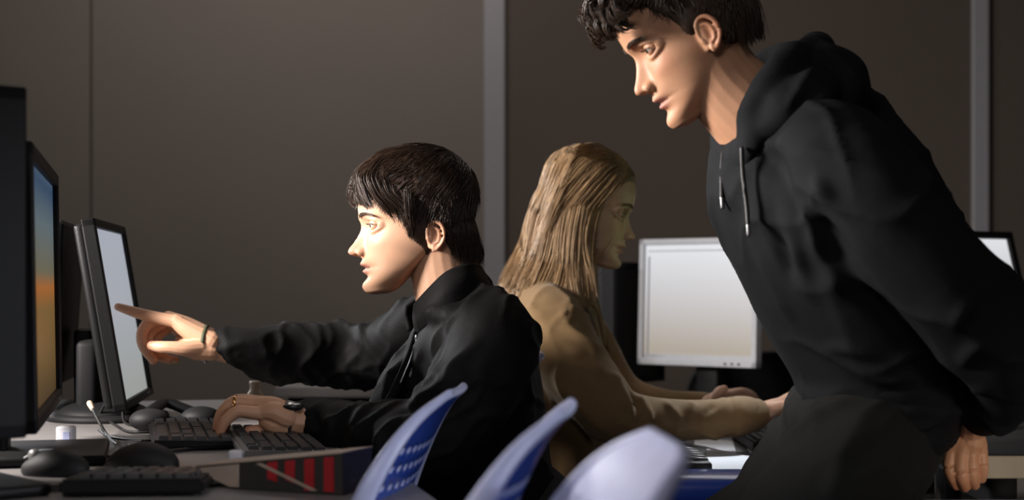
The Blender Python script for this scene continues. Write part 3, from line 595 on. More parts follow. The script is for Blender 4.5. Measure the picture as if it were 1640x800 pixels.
# wedge-shaped striped carton: low pointed end left, tall end right
cz = DZ-.001; L0 = Vector((-.395, 1.875, cz)); R0 = Vector((-.203, 1.795, cz)); ux = (R0-L0).normalized(); vy = Vector((-ux.y, ux.x, 0)); Lc = (R0-L0).length
ct = thing('carton', 'low striped carton with red bars and a beige triangle, near the desk corner', 'carton', tuple(L0), math.atan2(ux.y, ux.x))
def hz(u): return .026+.025*u
def cface(poly, y, th, m, name):
    bm = bmesh.new(); vs = [bm.verts.new((u*Lc, y, z)) for u, z in poly]; f = bm.faces.new(vs); r = bmesh.ops.extrude_face_region(bm, geom=[f]); bmesh.ops.translate(bm, vec=(0, th, 0), verts=[v for v in r['geom'] if isinstance(v, bmesh.types.BMVert)]); bmesh.ops.recalc_face_normals(bm, faces=bm.faces)
    V = [v.co[:] for v in bm.verts]; Fc = [tuple(v.index for v in q.verts) for q in bm.faces]; bm.free(); return link(name, V, Fc, m, ct, smooth=False, local=True)
cface([(0, .020), (.24, .001), (1, .001), (1, hz(1)), (0, hz(0))], 0, .075, M['card_dark'], 'body')
cface([(0, .020), (.24, .003), (.30, .003), (.30, hz(.30)-.002), (0, hz(0)-.002)], -.0012, .0014, M['card_beige'], 'beige_triangle')
for a in (.50, .62, .75, .88):
    cface([(a, .016 if a < .7 else .004), (a+.065, .012 if a < .7 else .004), (a+.065, hz(a+.065)-.003), (a, hz(a)-.003)], -.0014, .0016, M['card_red'], 'red_bar')
cface([(.42, hz(.42)-.003), (.46, hz(.46)-.003), (.84, .005), (.80, .004)], -.0017, .0004, M['card_beige'], 'diagonal_line')
cface([(0, hz(0)), (1, hz(1)), (1, hz(1)+.0012), (0, hz(0)+.0012)], -.002, .079, M['card_beige'], 'lid')
# pale bottle behind the typing hand
b = onD(408, 657); bt = thing('bottle', 'pale blurred bottle with olive sleeve behind the typing hand', 'bottle', (b.x, b.y, DZ))
def lathe(prof, n=28):
    V = []; 
    for r, z in prof: V += [(r*math.cos(2*PI*j/n), r*math.sin(2*PI*j/n), z) for j in range(n)]
    Fc = [(i*n+j, i*n+(j+1)%n, (i+1)*n+(j+1)%n, (i+1)*n+j) for i in range(len(prof)-1) for j in range(n)]+[tuple(range(n-1, -1, -1)), tuple((len(prof)-1)*n+j for j in range(n))]; return V, Fc
link('flask', *lathe([(.019, 0), (.020, .004), (.020, .022), (.017, .034), (.011, .044), (.009, .050), (.010, .058), (.010, .062)]), M['beige'], bt, local=True)
link('sleeve', *lathe([(.0212, .003), (.0212, .022), (.0195, .022), (.0195, .003)]), M['olive'], bt, local=True)
# white sheets and ridged folder on the low desk
def onG(px, py, dz=0): D = (CH-GZ-dz)*F/(py-HZ); return P(px, py, D)
for i, (pts, lb) in enumerate(((((1112, 706), (1172, 702), (1180, 728), (1112, 712)), 'white sheet furthest back under the tan sleeve'), (((1190, 702), (1213, 702), (1213, 730), (1200, 728)), 'small white sheet beside the grey trouser leg'), (((1132, 722), (1208, 735), (1172, 771), (1124, 762)), 'large white sheet nearest the blue stool'))):
    c = [onG(x, y) for x, y in pts]; z = GZ+.001+.0015*i
    V, Fc = prism([(p.x, p.y) for p in c], z, z+.0012, .0002); tag(link('paper_sheet', V, Fc, M['paper'], smooth=False), lb, 'paper')
fo = thing('ring_folder', 'dark grey folder with wavy ridges left of the white sheets', 'folder', tuple(onG(1085, 745)))
c = onG(1088, 742); V, Fc = rbox((c.x, c.y, GZ+.010), (.085, .30, .020), .005, 2); link('cover', V, Fc, M['cable'], fo)
for k in range(7): V, Fc = tube([(c.x-.035, c.y-.12+k*.04, GZ+.021), (c.x-.01, c.y-.11+k*.04, GZ+.026), (c.x+.015, c.y-.125+k*.04, GZ+.024), (c.x+.036, c.y-.115+k*.04, GZ+.021)], .0038, 8, 4); link('ridge', V, Fc, M['kb_grey'], fo)
keyboard('keyboard under the hands of the blonde woman', (.46, 3.02, GZ), math.radians(90-180+20)+PI/2*0, M['kb_grey'], w=.13, l=.01+.30, th=.016) if False else keyboard('keyboard under the hands of the blonde woman', (.545, 2.98, GZ), 0, M['plastic'], w=.13, l=.36, th=.018)
# ------------------------------------------------------------ people
def fold_px(lst): return [([P(x, y, D) for x, y, D in pts], wd, h) for pts, wd, h in lst]
def vnorm(V, Fc):
    me = bpy.data.meshes.new('t'); me.from_pydata(np.asarray(V).tolist(), [], Fc); me.update(); N = np.empty(len(me.vertices)*3); me.vertices.foreach_get('normal', N); bpy.data.meshes.remove(me); return N.reshape(-1, 3)
# ============ 1: the seated student, pointing
p1 = thing('person', 'person in black zip jacket, seated, pointing at the lit monitor', 'person', (-.08, 2.52, 0))
D1 = 2.5; H1 = head_matrix(667, 354, D1, -1, math.radians(6), math.radians(7), 0, .95)
neck = tube([P(706, 385, D1), P(712, 430, D1), P(724, 475, D1), P(738, 520, D1)], [(.056, .056), (.054, .057), (.060, .062), (.085, .07)], 24, 6)
hv = make_person_head(H1, .95, 1.0, 1.0, earpos=(-.020, .0725, -.032), neck=neck, lids=(.30, -.40), skin=(.62, .355, .225))
SK = (.62, .355, .225)
# right hand, pointing
DR = 2.70
fr = [(PL([(286, 515, 0), (250, 508, 0), (218, 500, -.01), (189, 491, -.02)], DR), [.0125, .0112, .0100, .0072]),
      (PL([(272, 508, .020), (240, 516, .012), (227, 535, .004), (231, 556, 0), (246, 577, .004)], DR), [.0115, .0112, .0105, .0100, .0080]),
      (PL([(272, 512, .040), (243, 528, .034), (238, 552, .026), (256, 570, .020), (270, 576, .020)], DR), [.0110, .0105, .0100, .0092, .0078]),
      (PL([(276, 520, .058), (252, 540, .052), (250, 560, .046), (268, 574, .042), (282, 576, .040)], DR), [.0100, .0092, .0088, .0082, .0070]),
      (PL([(322, 556, -.010), (296, 558, -.024), (272, 556, -.030), (256, 555, -.028), (243, 553, -.022)], DR), [.0165, .0140, .0115, .0108, .0088])]
pr = [(PL([(338, 548, 0), (300, 527, 0), (282, 514, 0)], DR), [.021, .0170, .0130]), (PL([(338, 544, .02), (300, 522, .02), (270, 508, .02)], DR), [.021, .017, .0125]),
      (PL([(338, 544, .04), (300, 526, .04), (270, 512, .04)], DR), [.021, .017, .0120]), (PL([(338, 550, .05), (304, 536, .055), (276, 522, .058)], DR), [.020, .016, .0115]),
      (PL([(338, 560, .0), (315, 558, -.004), (296, 555, .01)], DR), [.020, .021, .016]), (PL([(330, 555, .03), (305, 548, .04), (292, 545, .045)], DR), [.020, .017, .014]),
      ([P(330, 548, DR+.01), P(352, 555, DR+.015), P(375, 560, DR+.02), P(395, 562, DR+.03)], [(.029, .027), (.028, .026), (.028, .026), (.02, .02)])]
ha = hand(fr, pr)
# left hand, on the keyboard
DL = 2.37
fl = [(PL([(424, 663, 0), (402, 660, -.004), (380, 659, -.006), (361, 674, -.006), (351, 694, -.004)], DL), [.0115, .0108, .0102, .0092, .0072]),
      (PL([(418, 648, .018), (396, 645, .018), (374, 645, .018), (355, 661, .018), (347, 684, .018)], DL), [.0115, .0108, .0104, .0094, .0072]),
      (PL([(414, 644, .038), (380, 641, .038), (360, 656, .038), (350, 684, .038)], DL), [.0115, .0105, .0098, .0075]),
      (PL([(416, 648, .058), (384, 648, .060), (366, 664, .062), (360, 688, .062)], DL), [.0110, .0104, .0096, .0075]),
      (PL([(446, 684, .030), (424, 690, .016), (410, 690, .008), (400, 690, .004)], DL), [.0140, .0115, .0105, .0092])]
pl = [(PL([(458, 668, 0), (440, 660, 0), (420, 660, 0)], DL), [.019, .018, .0125]), (PL([(458, 666, .018), (438, 652, .018), (414, 647, .018)], DL), [.020, .018, .0125]),
      (PL([(458, 666, .036), (438, 652, .038), (412, 645, .038)], DL), [.020, .018, .0125]), (PL([(458, 670, .044), (438, 660, .054), (414, 650, .058)], DL), [.019, .017, .0125]),
      (PL([(455, 682, .004), (440, 680, .004), (428, 674, .006)], DL), [.0155, .0165, .014]), (PL([(452, 680, .03), (438, 678, .03)], DL), [.018, .016]),
      ([P(448, 668, DL+.02), P(468, 673, DL+.02), P(500, 680, DL+.02), P(540, 690, DL+.02)], [(.027, .024), (.028, .023), (.030, .028), (.034, .032)])]
hb = hand(fl, pl)
def limbs(chain_list, vox=.008): return remesh([tube(p, r, 16, 4) for p, r in chain_list], vox, 3)
SH_R = P(690, 530, 2.72); SH_L = P(772, 545, 2.36); hip = P(790, 800, 2.55)
core = limbs([([P(742, 500, D1), P(760, 580, D1), P(780, 690, 2.52), hip], [(.11, .05), (.11, .06), (.10, .06), (.10, .06)]), ([SH_R, P(565, 575, 2.80), P(455, 568, 2.75)], [.035, .028, .024]), ([SH_L, P(690, 715, 2.30), P(560, 695, 2.39), P(500, 682, DL+.02)], [.035, .028, .026, .024]),
     ([hip+Vector((0, -.09, -.03)), Vector((-.44, 2.42, .50)), Vector((-.46, 2.40, .09)), Vector((-.56, 2.38, .04))], [.06, .045, .034, .03]), ([hip+Vector((0, .09, -.03)), Vector((-.44, 2.70, .50)), Vector((-.46, 2.72, .09)), Vector((-.56, 2.74, .04))], [.06, .052, .038, .03])])
tipsR = [P(194, 493, DR), P(228, 530, DR), P(246, 577, DR), P(270, 576, DR), P(243, 553, DR-.02)]; tipsL = [P(350, 692, DL), P(347, 684, DL), P(400, 690, DL)]
V, Fc, T = skin_join([hv, (ha[0], ha[1], hand_tint(ha[0], SK, tipsR)), (hb[0], hb[1], hand_tint(hb[0], SK, tipsL)), (core[0], core[1])], SK)
link('body', V, Fc, M['skin'], p1, tint=T); eyes(p1, H1, (-.10, 0)); brows(p1, H1, M['hair_dark'])
# jacket
jk = [tube([P(742, 478, D1), P(750, 520, D1), P(757, 590, D1), P(768, 680, 2.51), P(786, 800, 2.53), P(795, 850, 2.54)], [(.095, .055), (.165, .095), (.185, .112), (.185, .115), (.18, .110), (.17, .10)], 32, 6, up=(1, 0, 0)),
      tube([P(716, 500, 2.67), P(672, 532, 2.72), P(620, 560, 2.78), P(565, 572, 2.81), P(500, 566, 2.79), P(440, 565, 2.76), P(395, 557, 2.73), P(352, 550, 2.715)], [.055, .066, .061, .060, .057, .054, .042, .031], 24, 5),
      tube([P(772, 512, 2.41), P(790, 548, 2.36), P(765, 615, 2.31), P(722, 670, 2.29), P(692, 700, 2.29), P(640, 700, 2.31), P(580, 692, 2.35), P(520, 684, 2.39), P(466, 676, 2.43)], [.060, .074, .070, .068, .066, .058, .050, .042, .033], 24, 5),
      ell(P(742, 505, D1), (.08, .16, .05)), tube([P(690, 560, 2.54), P(668, 620, 2.5), P(650, 690, 2.48), P(660, 790, 2.5)], [.045, .065, .07, .06], 18, 4)]
V, Fc, N = remesh(jk, .0055, 5)
fl1 = fold_px([([(455, 540, 2.70), (475, 560, 2.70), (482, 590, 2.72)], .008, -.007), ([(395, 528, 2.68), (420, 545, 2.68), (430, 575, 2.70)], .007, .006), ([(415, 530, 2.68), (440, 552, 2.68), (455, 590, 2.70)], .007, .007),
  ([(370, 560, 2.68), (400, 585, 2.69), (440, 600, 2.71)], .007, .006), ([(520, 530, 2.72), (545, 560, 2.72), (545, 600, 2.75)], .010, .008), ([(585, 520, 2.70), (600, 555, 2.68), (585, 600, 2.72)], .010, .009), ([(620, 515, 2.66), (640, 540, 2.62), (625, 590, 2.65)], .010, .008),
  ([(560, 540, 2.73), (572, 575, 2.73), (568, 610, 2.75)], .008, -.007),
  ([(500, 660, 2.36), (510, 690, 2.34), (500, 712, 2.36)], .008, -.007), ([(525, 662, 2.34), (530, 690, 2.33), (515, 718, 2.34)], .007, .008), ([(560, 660, 2.30), (548, 692, 2.29), (560, 722, 2.31)], .009, .010), ([(590, 660, 2.27), (575, 700, 2.26), (590, 735, 2.28)], .008, -.009), ([(600, 655, 2.27), (600, 690, 2.25), (625, 735, 2.27)], .009, .010),
  ([(650, 640, 2.26), (700, 620, 2.24), (760, 600, 2.24)], .012, .009), ([(640, 665, 2.26), (690, 650, 2.23), (740, 650, 2.22)], .010, -.008), ([(790, 500, 2.33), (760, 560, 2.28), (700, 610, 2.24)], .012, .009), ([(740, 500, 2.38), (720, 560, 2.34), (670, 620, 2.32)], .012, .010), ([(700, 520, 2.44), (680, 580, 2.40), (655, 640, 2.38)], .010, .010),
  ([(720, 470, 2.40), (712, 520, 2.40), (690, 560, 2.40)], .010, .008), ([(655, 500, 2.5), (640, 560, 2.46), (615, 640, 2.44)], .010, .010), ([(840, 560, 2.42), (820, 620, 2.36), (780, 660, 2.32)], .012, .006)])
V = folds(V, N, fl1); V = ridge(V, N, .0052, 42, 3); V = wob(V, N, .001, 60, 3); jo = link('jacket', V, Fc, M['black_cloth'], p1)
def sheet(rowsets, name, m, parent, th=.004, k=5):
    """rowsets: list of polylines (same count) lofted into a thick sheet"""
    R = np.array([[tuple(p) for p in r] for r in rowsets], float); R = np.array([cr_spline(r, k) for r in R]); R = np.transpose(R, (1, 0, 2)); R = np.array([cr_spline(r, k) for r in R]); a, b = R.shape[:2]
    Fc = [(i*b+j, (i+1)*b+j, (i+1)*b+j+1, i*b+j+1) for i in range(a-1) for j in range(b-1)]
    o = link(name, R.reshape(-1, 3), Fc, m, parent); sd = o.modifiers.new('s', 'SOLIDIFY'); sd.thickness = th; sd.offset = 0; return o
# stand-up collar: open at the throat
top = [(664, 488, 2.445), (688, 462, 2.415), (716, 436, 2.405), (748, 424, 2.43), (770, 428, 2.50), (752, 424, 2.57), (716, 440, 2.595), (680, 468, 2.575), (652, 490, 2.53)]
low = [(668, 540, 2.425), (704, 506, 2.375), (742, 482, 2.375), (776, 470, 2.41), (793, 466, 2.50), (778, 468, 2.59), (736, 490, 2.62), (690, 515, 2.60), (655, 530, 2.53)]
mid = [((a[0]+b[0])/2-3, (a[1]+b[1])/2-3, (a[2]+b[2])/2-.012*(1 if i < 4 else -1 if i > 4 else 0)) for i, (a, b) in enumerate(zip(top, low))]
sheet([[P(*q) for q in top], [P(*q) for q in mid], [P(*q) for q in low]], 'collar', M['black_cloth'], p1, .006)
# front placket edge with zip
V, Fc = tube([P(667, 535, 2.425), P(655, 575, 2.405), P(640, 612, 2.40), P(618, 655, 2.40)], [(.004, .009)]*4, 10, 6); link('placket', V, Fc, M['black_cloth'], p1)
V, Fc = tube([P(668, 540, 2.415), P(657, 575, 2.395), P(642, 612, 2.39)], .0014, 8, 6); link('zipper', V, Fc, M['silver'], p1)
V, Fc = join([ell(P(667, 541, 2.412), (.003, .003, .006)), tube([P(667, 545, 2.408), P(666, 556, 2.406)], .0016, 8, 3)]); link('zipper_pull', V, Fc, M['silver'], p1)
def ringband(name, c, axis, r, w_, m, parent, th=.0015, ell2=1.0, n=32):
    ax = Vector(axis).normalized(); a = ax.orthogonal().normalized(); b = ax.cross(a); V = []; Fc = []
    for j in range(n):
        t = 2*PI*j/n; d = a*math.cos(t)*r+b*math.sin(t)*r*ell2; dn = d.normalized()
        for rr, ww in ((0, -w_/2), (th, -w_/2), (th, w_/2), (0, w_/2)): V.append(tuple(Vector(c)+d+dn*rr+ax*ww))
    for j in range(n):
        for k in range(4): a0 = 4*j+k; a1 = 4*j+(k+1)%4; b0 = 4*((j+1)%n)+k; b1 = 4*((j+1)%n)+(k+1)%4; Fc.append((a0, a1, b1, b0))
    return link(name, V, Fc, m, parent)
ringband('finger_ring', P(377, 645, DL+.018), P(396, 645, DL+.018)-P(374, 645, DL+.018), .0108, .005, M['gold'], p1)
wt = ringband('wristwatch', P(463, 672, DL+.02), P(500, 680, DL+.02)-P(448, 668, DL+.02), .0275, .020, M['silver'], p1, .003)
V, Fc = rbox(P(470, 651, DL+.005), (.030, .034, .009), .003, 2); link('watch_case', V, Fc, M['plastic_gloss'], wt, local=False); V, Fc = rbox(P(474, 647, DL-.002), (.016, .018, .003), .001, 1); link('watch_face', V, Fc, M['silver'], wt)
br = ringband('bracelet', P(328, 549, DR+.01), (1, .05, -.12), .0300, .007, M['olive'], p1, .003)
for i in range(14):
    a = -1.2-1.5*i/13; V, Fc = ell(P(325, 550, DR+.01)+Vector((.004, math.cos(a)*.032, math.sin(a)*.033)), .0032, None, 10, 8); link('bead', V, Fc, M['silver'], br)
# trousers and shoes (under the desk)
def legs(person, hipc, L, R, m, r=(.098, .068, .062), shoe=True, extra=[], fol=None, vox=.008):
    g = [ell(hipc, (.15, .17, .12))]+extra
    for kn, an in (L, R):
        h = Vector(hipc)+Vector((0, (kn[1]-hipc[1])*.55, -.01)); g.append(tube([h, (h+Vector(kn))/2, kn, (Vector(kn)+Vector(an))/2, an], [r[0], (r[0]+r[1])/2, r[1], r[2], r[2]*.8], 20, 5))
    V, Fc, N = remesh(g, vox, 4); 
    if fol: V = folds(V, N, fol)
    V = wob(V, N, .002, 40, 8); link('trousers', V, Fc, m, person)
def shoe(person, an, d):
    d = Vector(d).normalized(); a = Vector(an); V, Fc, N = remesh([tube([a+Vector((0,0,-.02))-d*.04, a+d*.06+Vector((0,0,-.035)), a+d*.17+Vector((0,0,-.050))], [(.040, .042), (.044, .034), (.036, .022)], 18, 5), tube([a+Vector((0,0,.03)), a+Vector((0,0,-.03))], .042, 16, 3)], .006, 3)
    V[:, 2] = np.maximum(V[:, 2], .004); link('shoe', V, Fc, M['shoe'], person)
legs(p1, P(790, 830, 2.54), (Vector((-.44, 2.42, .50)), Vector((-.46, 2.40, .10))), (Vector((-.44, 2.70, .50)), Vector((-.46, 2.72, .10))), M['denim'])
for y in (2.40, 2.72): shoe(p1, (-.46, y, .08), (-1, 0, 0))
# hair
def sm(x, a, b): x = np.clip((x-a)/(b-a), 0, 1); return x*x*(3-2*x)
def grow1(TH, Z, X, Y):
    # front hairline ~ .062 at centre, falling to the sideburn
    hl = csp([-.11, -.04, -.012, .012, .035, .055, .075, .11], [-.085, -.082, -.066, -.036, .010, .036, .058, .062], X)   # height of the hairline for each x
    m = sm(Z, hl-.004, hl+.010)
    t = .004+.006*sm(Z, .0, .07)+.006*sm(X, .0, .06)*sm(Z, .03, .08)+.004*sm(-X, .0, .07)*sm(Z, -.05, .0)
    earm = np.exp(-((X+.020)/.018)**2-((Z+.032)/.026)**2)*(np.abs(Y) > .05); t = t*(1-.85*earm)
    return np.where(m > 0, -.005+(t+.005)*m, -.005)
def cap_mesh(grow):
    global cap_t; V, Fc = head_loft(grow); cap_t = LAST_T; return V, Fc
def scalp(person, Mh, cap, m, name='hair_cap', seed=0, amp=.0022):
    V, Fc = cap; Fc = [f for f in Fc if len(f) == 4 and max(cap_t[f[0]], cap_t[f[1]], cap_t[f[2]], cap_t[f[3]]) > -.0048]; N = vnorm(V, Fc); out = (N*V).sum(1).mean(); V2 = wob(V, N, amp, 130, seed, (1, 1, .5)); return T4(V2, Mh), Fc
capm = cap_mesh(grow1)
crown = Vector((-.055, -.01, .125))
def flow1(q):
    d = q-crown; r = Vector((d.x, d.y, d.z)); v = Vector((d.x*1.0+.03, d.y*1.3, d.z*.8)).normalized(); v += Vector((.45 if q.z > .04 else 0.0, 0, -.35-.5*(q.x > .05)))
    if q.z < 0: v += Vector((-.15 if q.x < 0 else .2, 0, -.8))
    return v.normalized()
bx = np.array(capm[0]); 
def keep1(v):
    x, y, z = v; r = math.sqrt((x/.099)**2+(y/.074)**2+((z-.01)/.118)**2); return r > 1.02 and z > csp([-.11, -.04, -.012, .012, .035, .055, .075, .11], [-.080, -.076, -.058, -.026, .022, .050, .066, .070], x)
ps = flow_hair(capm, keep1, flow1, 4200, lambda p: .050 if p.z > .03 else .026, 8, .005, 11, jit=.42)
# curtain fringe falling over the temples and forehead
rnd = random.Random(5)
def clumps(guides, n, spread, seed=1, conv=.4):
    rnd = random.Random(seed); out = []
    for G in guides:
        pts = cr_spline(G, 4); 
        for i in range(n):
            o = np.array([rnd.gauss(0, 1), rnd.gauss(0, 1), rnd.gauss(0, 1)])*spread; L = rnd.uniform(.75, 1.0); m = max(4, int(len(pts)*L)); ph = rnd.uniform(0, 6)
            q = pts[:m]; t = np.linspace(0, 1, m)[:, None]; out.append(q+o*(1-conv*t)+np.sin(t*5+ph)*.0012)
    return out
FG = []
for k in range(22):
    a = k/21; y0 = .060-.115*a; 
    FG.append([(.050, y0*.7, .118-.2*y0*y0*10), (.088, y0*.95, .100-abs(y0)*.25), (.108-abs(y0)*.35, y0*1.12, .070-abs(y0)*.2), (.114-abs(y0)*.55, y0*1.28+.004*math.sin(k*3), .052-abs(y0)*.25+.006*math.sin(k*2.3)), (.110-abs(y0)*.62, y0*1.45, .044-abs(y0)*.35+.008*math.sin(k*1.7))])
for k in range(12):                                      # left temple, swept back towards the ear
    a = k/11; FG.append([(.055-.04*a, .050, .108), (.080-.045*a, .066, .082), (.074-.040*a, .077, .052), (.058-.045*a, .0815, .026), (.040-.030*a, .0815, .000-.012*math.sin(k*2))]); FG.append([(x, -y, z) for x, y, z in FG[-1]])
for k in range(9):
    a = k/8; FG.append([(.020-.01*a, .076, .05), (.022-.012*a, .0815, .020), (.022-.012*a, .0805, -.006), (.020-.010*a, .077, -.030-.006*(k % 3))]); FG.append([(x, -y, z) for x, y, z in FG[-1]])
NP = []
for k in range(26):                                      # nape
    a = -1+2*k/25; y0 = .066*math.sin(a*1.5); xb0 = -.092+.050*a*a
    NP.append([(xb0, y0, -.010), (xb0-.006, y0*1.04, -.035), (xb0-.010-.004*(k % 2), y0*.98, -.062), (xb0-.012, y0*.92, -.085-.012*(k % 3)/2)])
ps += clumps(FG, 46, .0034, 9, .55)+clumps(NP, 60, .0042, 12, .2)
Vs, Fs = strand_mesh(ps, .00075, .00022); Vs = T4(Vs, H1); Vc = scalp(p1, H1, capm, None, seed=2)
V, Fc = join([Vc, (Vs, Fs)]); link('hair', V, Fc, M['hair_dark'], p1)

# ============ 2: the standing student, leaning
p2 = thing('person', 'person in black hoodie, standing bent forward, gripping a desk edge behind', 'person', (.55, 2.2, 0))
D2 = 2.15; H2 = head_matrix(1105, 38, D2, -1, math.radians(33), math.radians(5), 0, 1.0); SK2 = (.53, .28, .165)
neck = tube([P(1135, 100, D2), P(1160, 135, D2), P(1196, 172, D2), P(1240, 215, 2.16)], [(.056, .058), (.055, .060), (.061, .064), (.09, .07)], 24, 6, up=(1, 0, 1))
hv = make_person_head(H2, 1.0, .98, .90, earpos=(.010, .0720, -.028), neck=neck, lids=(.32, -.40), skin=SK2, lip=(.42, .17, .14))
DH = 2.205
f2 = [(PL([(1524, 722, 0), (1520, 745, -.006), (1525, 762, -.004), (1531, 776, .006)], DH), [.0115, .0105, .0098, .0082]),
      (PL([(1539, 727, -.006), (1538, 750, -.012), (1541, 766, -.010), (1545, 779, .002)], DH), [.0120, .0108, .0100, .0084]),
      (PL([(1555, 728, -.006), (1556, 750, -.012), (1558, 765, -.008), (1561, 776, .002)], DH), [.0115, .0105, .0096, .0080]),
      (PL([(1570, 724, 0), (1573, 742, -.004), (1573, 756, .0), (1572, 766, .006)], DH), [.0105, .0096, .0088, .0074]),
      (PL([(1532, 712, .020), (1524, 722, .036), (1526, 728, .056), (1532, 731, .074)], DH), [.0135, .0115, .0105, .0088])]
q2 = [(PL([(1545, 700, 0), (1534, 712, 0), (1524, 722, 0)], DH), [.019, .017, .0122]), (PL([(1549, 698, 0), (1544, 712, -.004), (1539, 727, -.006)], DH), [.019, .017, .0125]),
      (PL([(1554, 698, 0), (1556, 712, -.004), (1555, 728, -.006)], DH), [.019, .017, .012]), (PL([(1558, 702, 0), (1565, 714, 0), (1570, 724, 0)], DH), [.018, .016, .0115]),
      ([P(1550, 706, DH), P(1553, 690, DH), P(1560, 660, 2.17), P(1575, 630, 2.13)], [(.026, .022), (.024, .024), (.030, .028), (.036, .034)])]
hc = hand(f2, q2)
hip2 = P(1440, 690, 2.2)
SR = P(1300, 240, 2.36); SL = P(1352, 262, 2.00)
HR = [P(1392, 470, 2.46), P(1330, 600, 2.50)]
core = limbs([([P(1240, 215, 2.16), P(1290, 330, 2.17), P(1350, 460, 2.19), P(1400, 590, 2.19)], [(.11, .05), (.12, .07), (.10, .06), (.06, .05)]), ([SL, P(1470, 410, 1.97), P(1590, 545, 1.98), P(1575, 630, 2.10)], [.036, .032, .028, .026]),
   ([hip2+Vector((-.08, -.09, -.08)), Vector((.40, 2.02, .50)), Vector((.38, 2.0, .09)), Vector((.26, 2.0, .04))], [.05, .045, .034, .03]), ([hip2+Vector((-.08, .10, -.08)), Vector((.36, 2.26, .52)), Vector((.30, 2.28, .09)), Vector((.18, 2.28, .04))], [.05, .045, .04, .03]),
   ([SR, P(1330, 420, 2.42), P(1350, 600, 2.36)], [.036, .032, .026])])
hr = [(PL([(1350, 600, .16), (1348, 640, .15), (1346, 680, .15)], 2.2), [.03, .026, .02])]
V, Fc, T = skin_join([hv, (hc[0], hc[1], hand_tint(hc[0], SK2, [P(1531, 776, DH), P(1545, 779, DH)])), (core[0], core[1])], SK2)
link('body', V, Fc, M['skin'], p2, tint=T); eyes(p2, H2, (-.20, 0)); brows(p2, H2, M['hair_brown'])
UX = (.75, 0, .65)
hd = [tube([P(1262, 205, 2.16), P(1252, 256, 2.17), P(1285, 330, 2.18), P(1345, 450, 2.19), P(1400, 560, 2.20), P(1412, 620, 2.20)], [(.085, .05), (.170, .108), (.205, .125), (.200, .128), (.185, .125), (.170, .125)], 36, 6, up=UX),
      ell(P(1290, 250, 2.16), (.10, .18, .075)),
      tube([P(1300, 215, 2.06), P(1345, 250, 2.00), P(1412, 330, 1.965), P(1490, 425, 1.955), P(1572, 515, 1.965), P(1612, 562, 1.985), P(1618, 600, 2.03), P(1602, 630, 2.07), P(1584, 650, 2.11)], [.058, .074, .076, .074, .072, .068, .060, .050, .036], 26, 5),
      tube([P(1290, 225, 2.30), P(1310, 270, 2.36), P(1330, 420, 2.42), P(1352, 600, 2.36), P(1350, 640, 2.34)], [.06, .075, .066, .050, .036], 22, 5),
      tube([P(1345, 150, 2.2), P(1400, 240, 2.16), P(1470, 355, 2.16), P(1525, 450, 2.16)], [.03, .06, .06, .05], 18, 5)]
V, Fc, N = remesh(hd, .006, 6)
f2l = fold_px([([(1312, 250, 1.97), (1330, 330, 1.92), (1395, 430, 1.90), (1450, 500, 1.90)], .012, .006), ([(1286, 240, 2.03), (1290, 290, 2.00), (1300, 350, 1.98), (1310, 420, 1.99)], .010, .012), ([(1268, 300, 2.05), (1272, 380, 2.02), (1285, 470, 2.01), (1300, 560, 2.02)], .012, .010), ([(1240, 290, 2.05), (1248, 370, 2.03), (1265, 470, 2.04)], .014, -.010),
  ([(1300, 300, 1.99), (1340, 390, 1.96), (1400, 480, 1.95), (1470, 560, 1.96), (1500, 620, 1.98)], .014, -.016), ([(1330, 420, 2.00), (1340, 500, 2.00), (1360, 580, 2.02)], .014, .008), ([(1290, 330, 2.00), (1320, 420, 1.99), (1390, 520, 1.99)], .010, .008),
  ([(1200, 320, 2.10), (1225, 420, 2.08), (1268, 520, 2.08)], .016, .008), ([(1270, 240, 2.0), (1300, 262, 1.97), (1335, 330, 1.91)], .009, .009), ([(1560, 470, 1.90), (1530, 520, 1.89), (1520, 560, 1.90)], .010, .007), ([(1600, 520, 1.92), (1560, 560, 1.91), (1530, 600, 1.94)], .010, .008), ([(1620, 570, 1.95), (1580, 610, 1.96), (1545, 640, 2.0)], .009, .008), ([(1290, 600, 2.06), (1330, 590, 2.04), (1400, 610, 2.03), (1480, 600, 2.03)], .011, .010), ([(1300, 570, 2.06), (1360, 560, 2.03), (1430, 575, 2.03)], .010, .007)])
V = folds(V, N, f2l); V = ridge(V, N, .0060, 26, 14); V = wob(V, N, .0012, 45, 4); link('hoodie', V, Fc, M['hoodie'], p2)
V, Fc = tube([P(1293, 622, 2.10) if False else P(1412, 600, 2.20), P(1416, 628, 2.20), P(1416, 652, 2.20)], [(.170, .120), (.170, .112), (.160, .104)], 40, 4, up=UX, caps=True); N = vnorm(V, Fc)
V, Fc, N = remesh([(V, Fc)], .006, 2); V = wob(V, N, .0025, 60, 5); link('hem_band', V, Fc, M['hoodie'], p2)
V, Fc, N = remesh([tube([P(1602, 630, 2.08), P(1588, 647, 2.11), P(1576, 661, 2.14)], [.044, .040, .034], 22, 4)], .004, 2); link('cuff', V, Fc, M['hoodie'], p2)
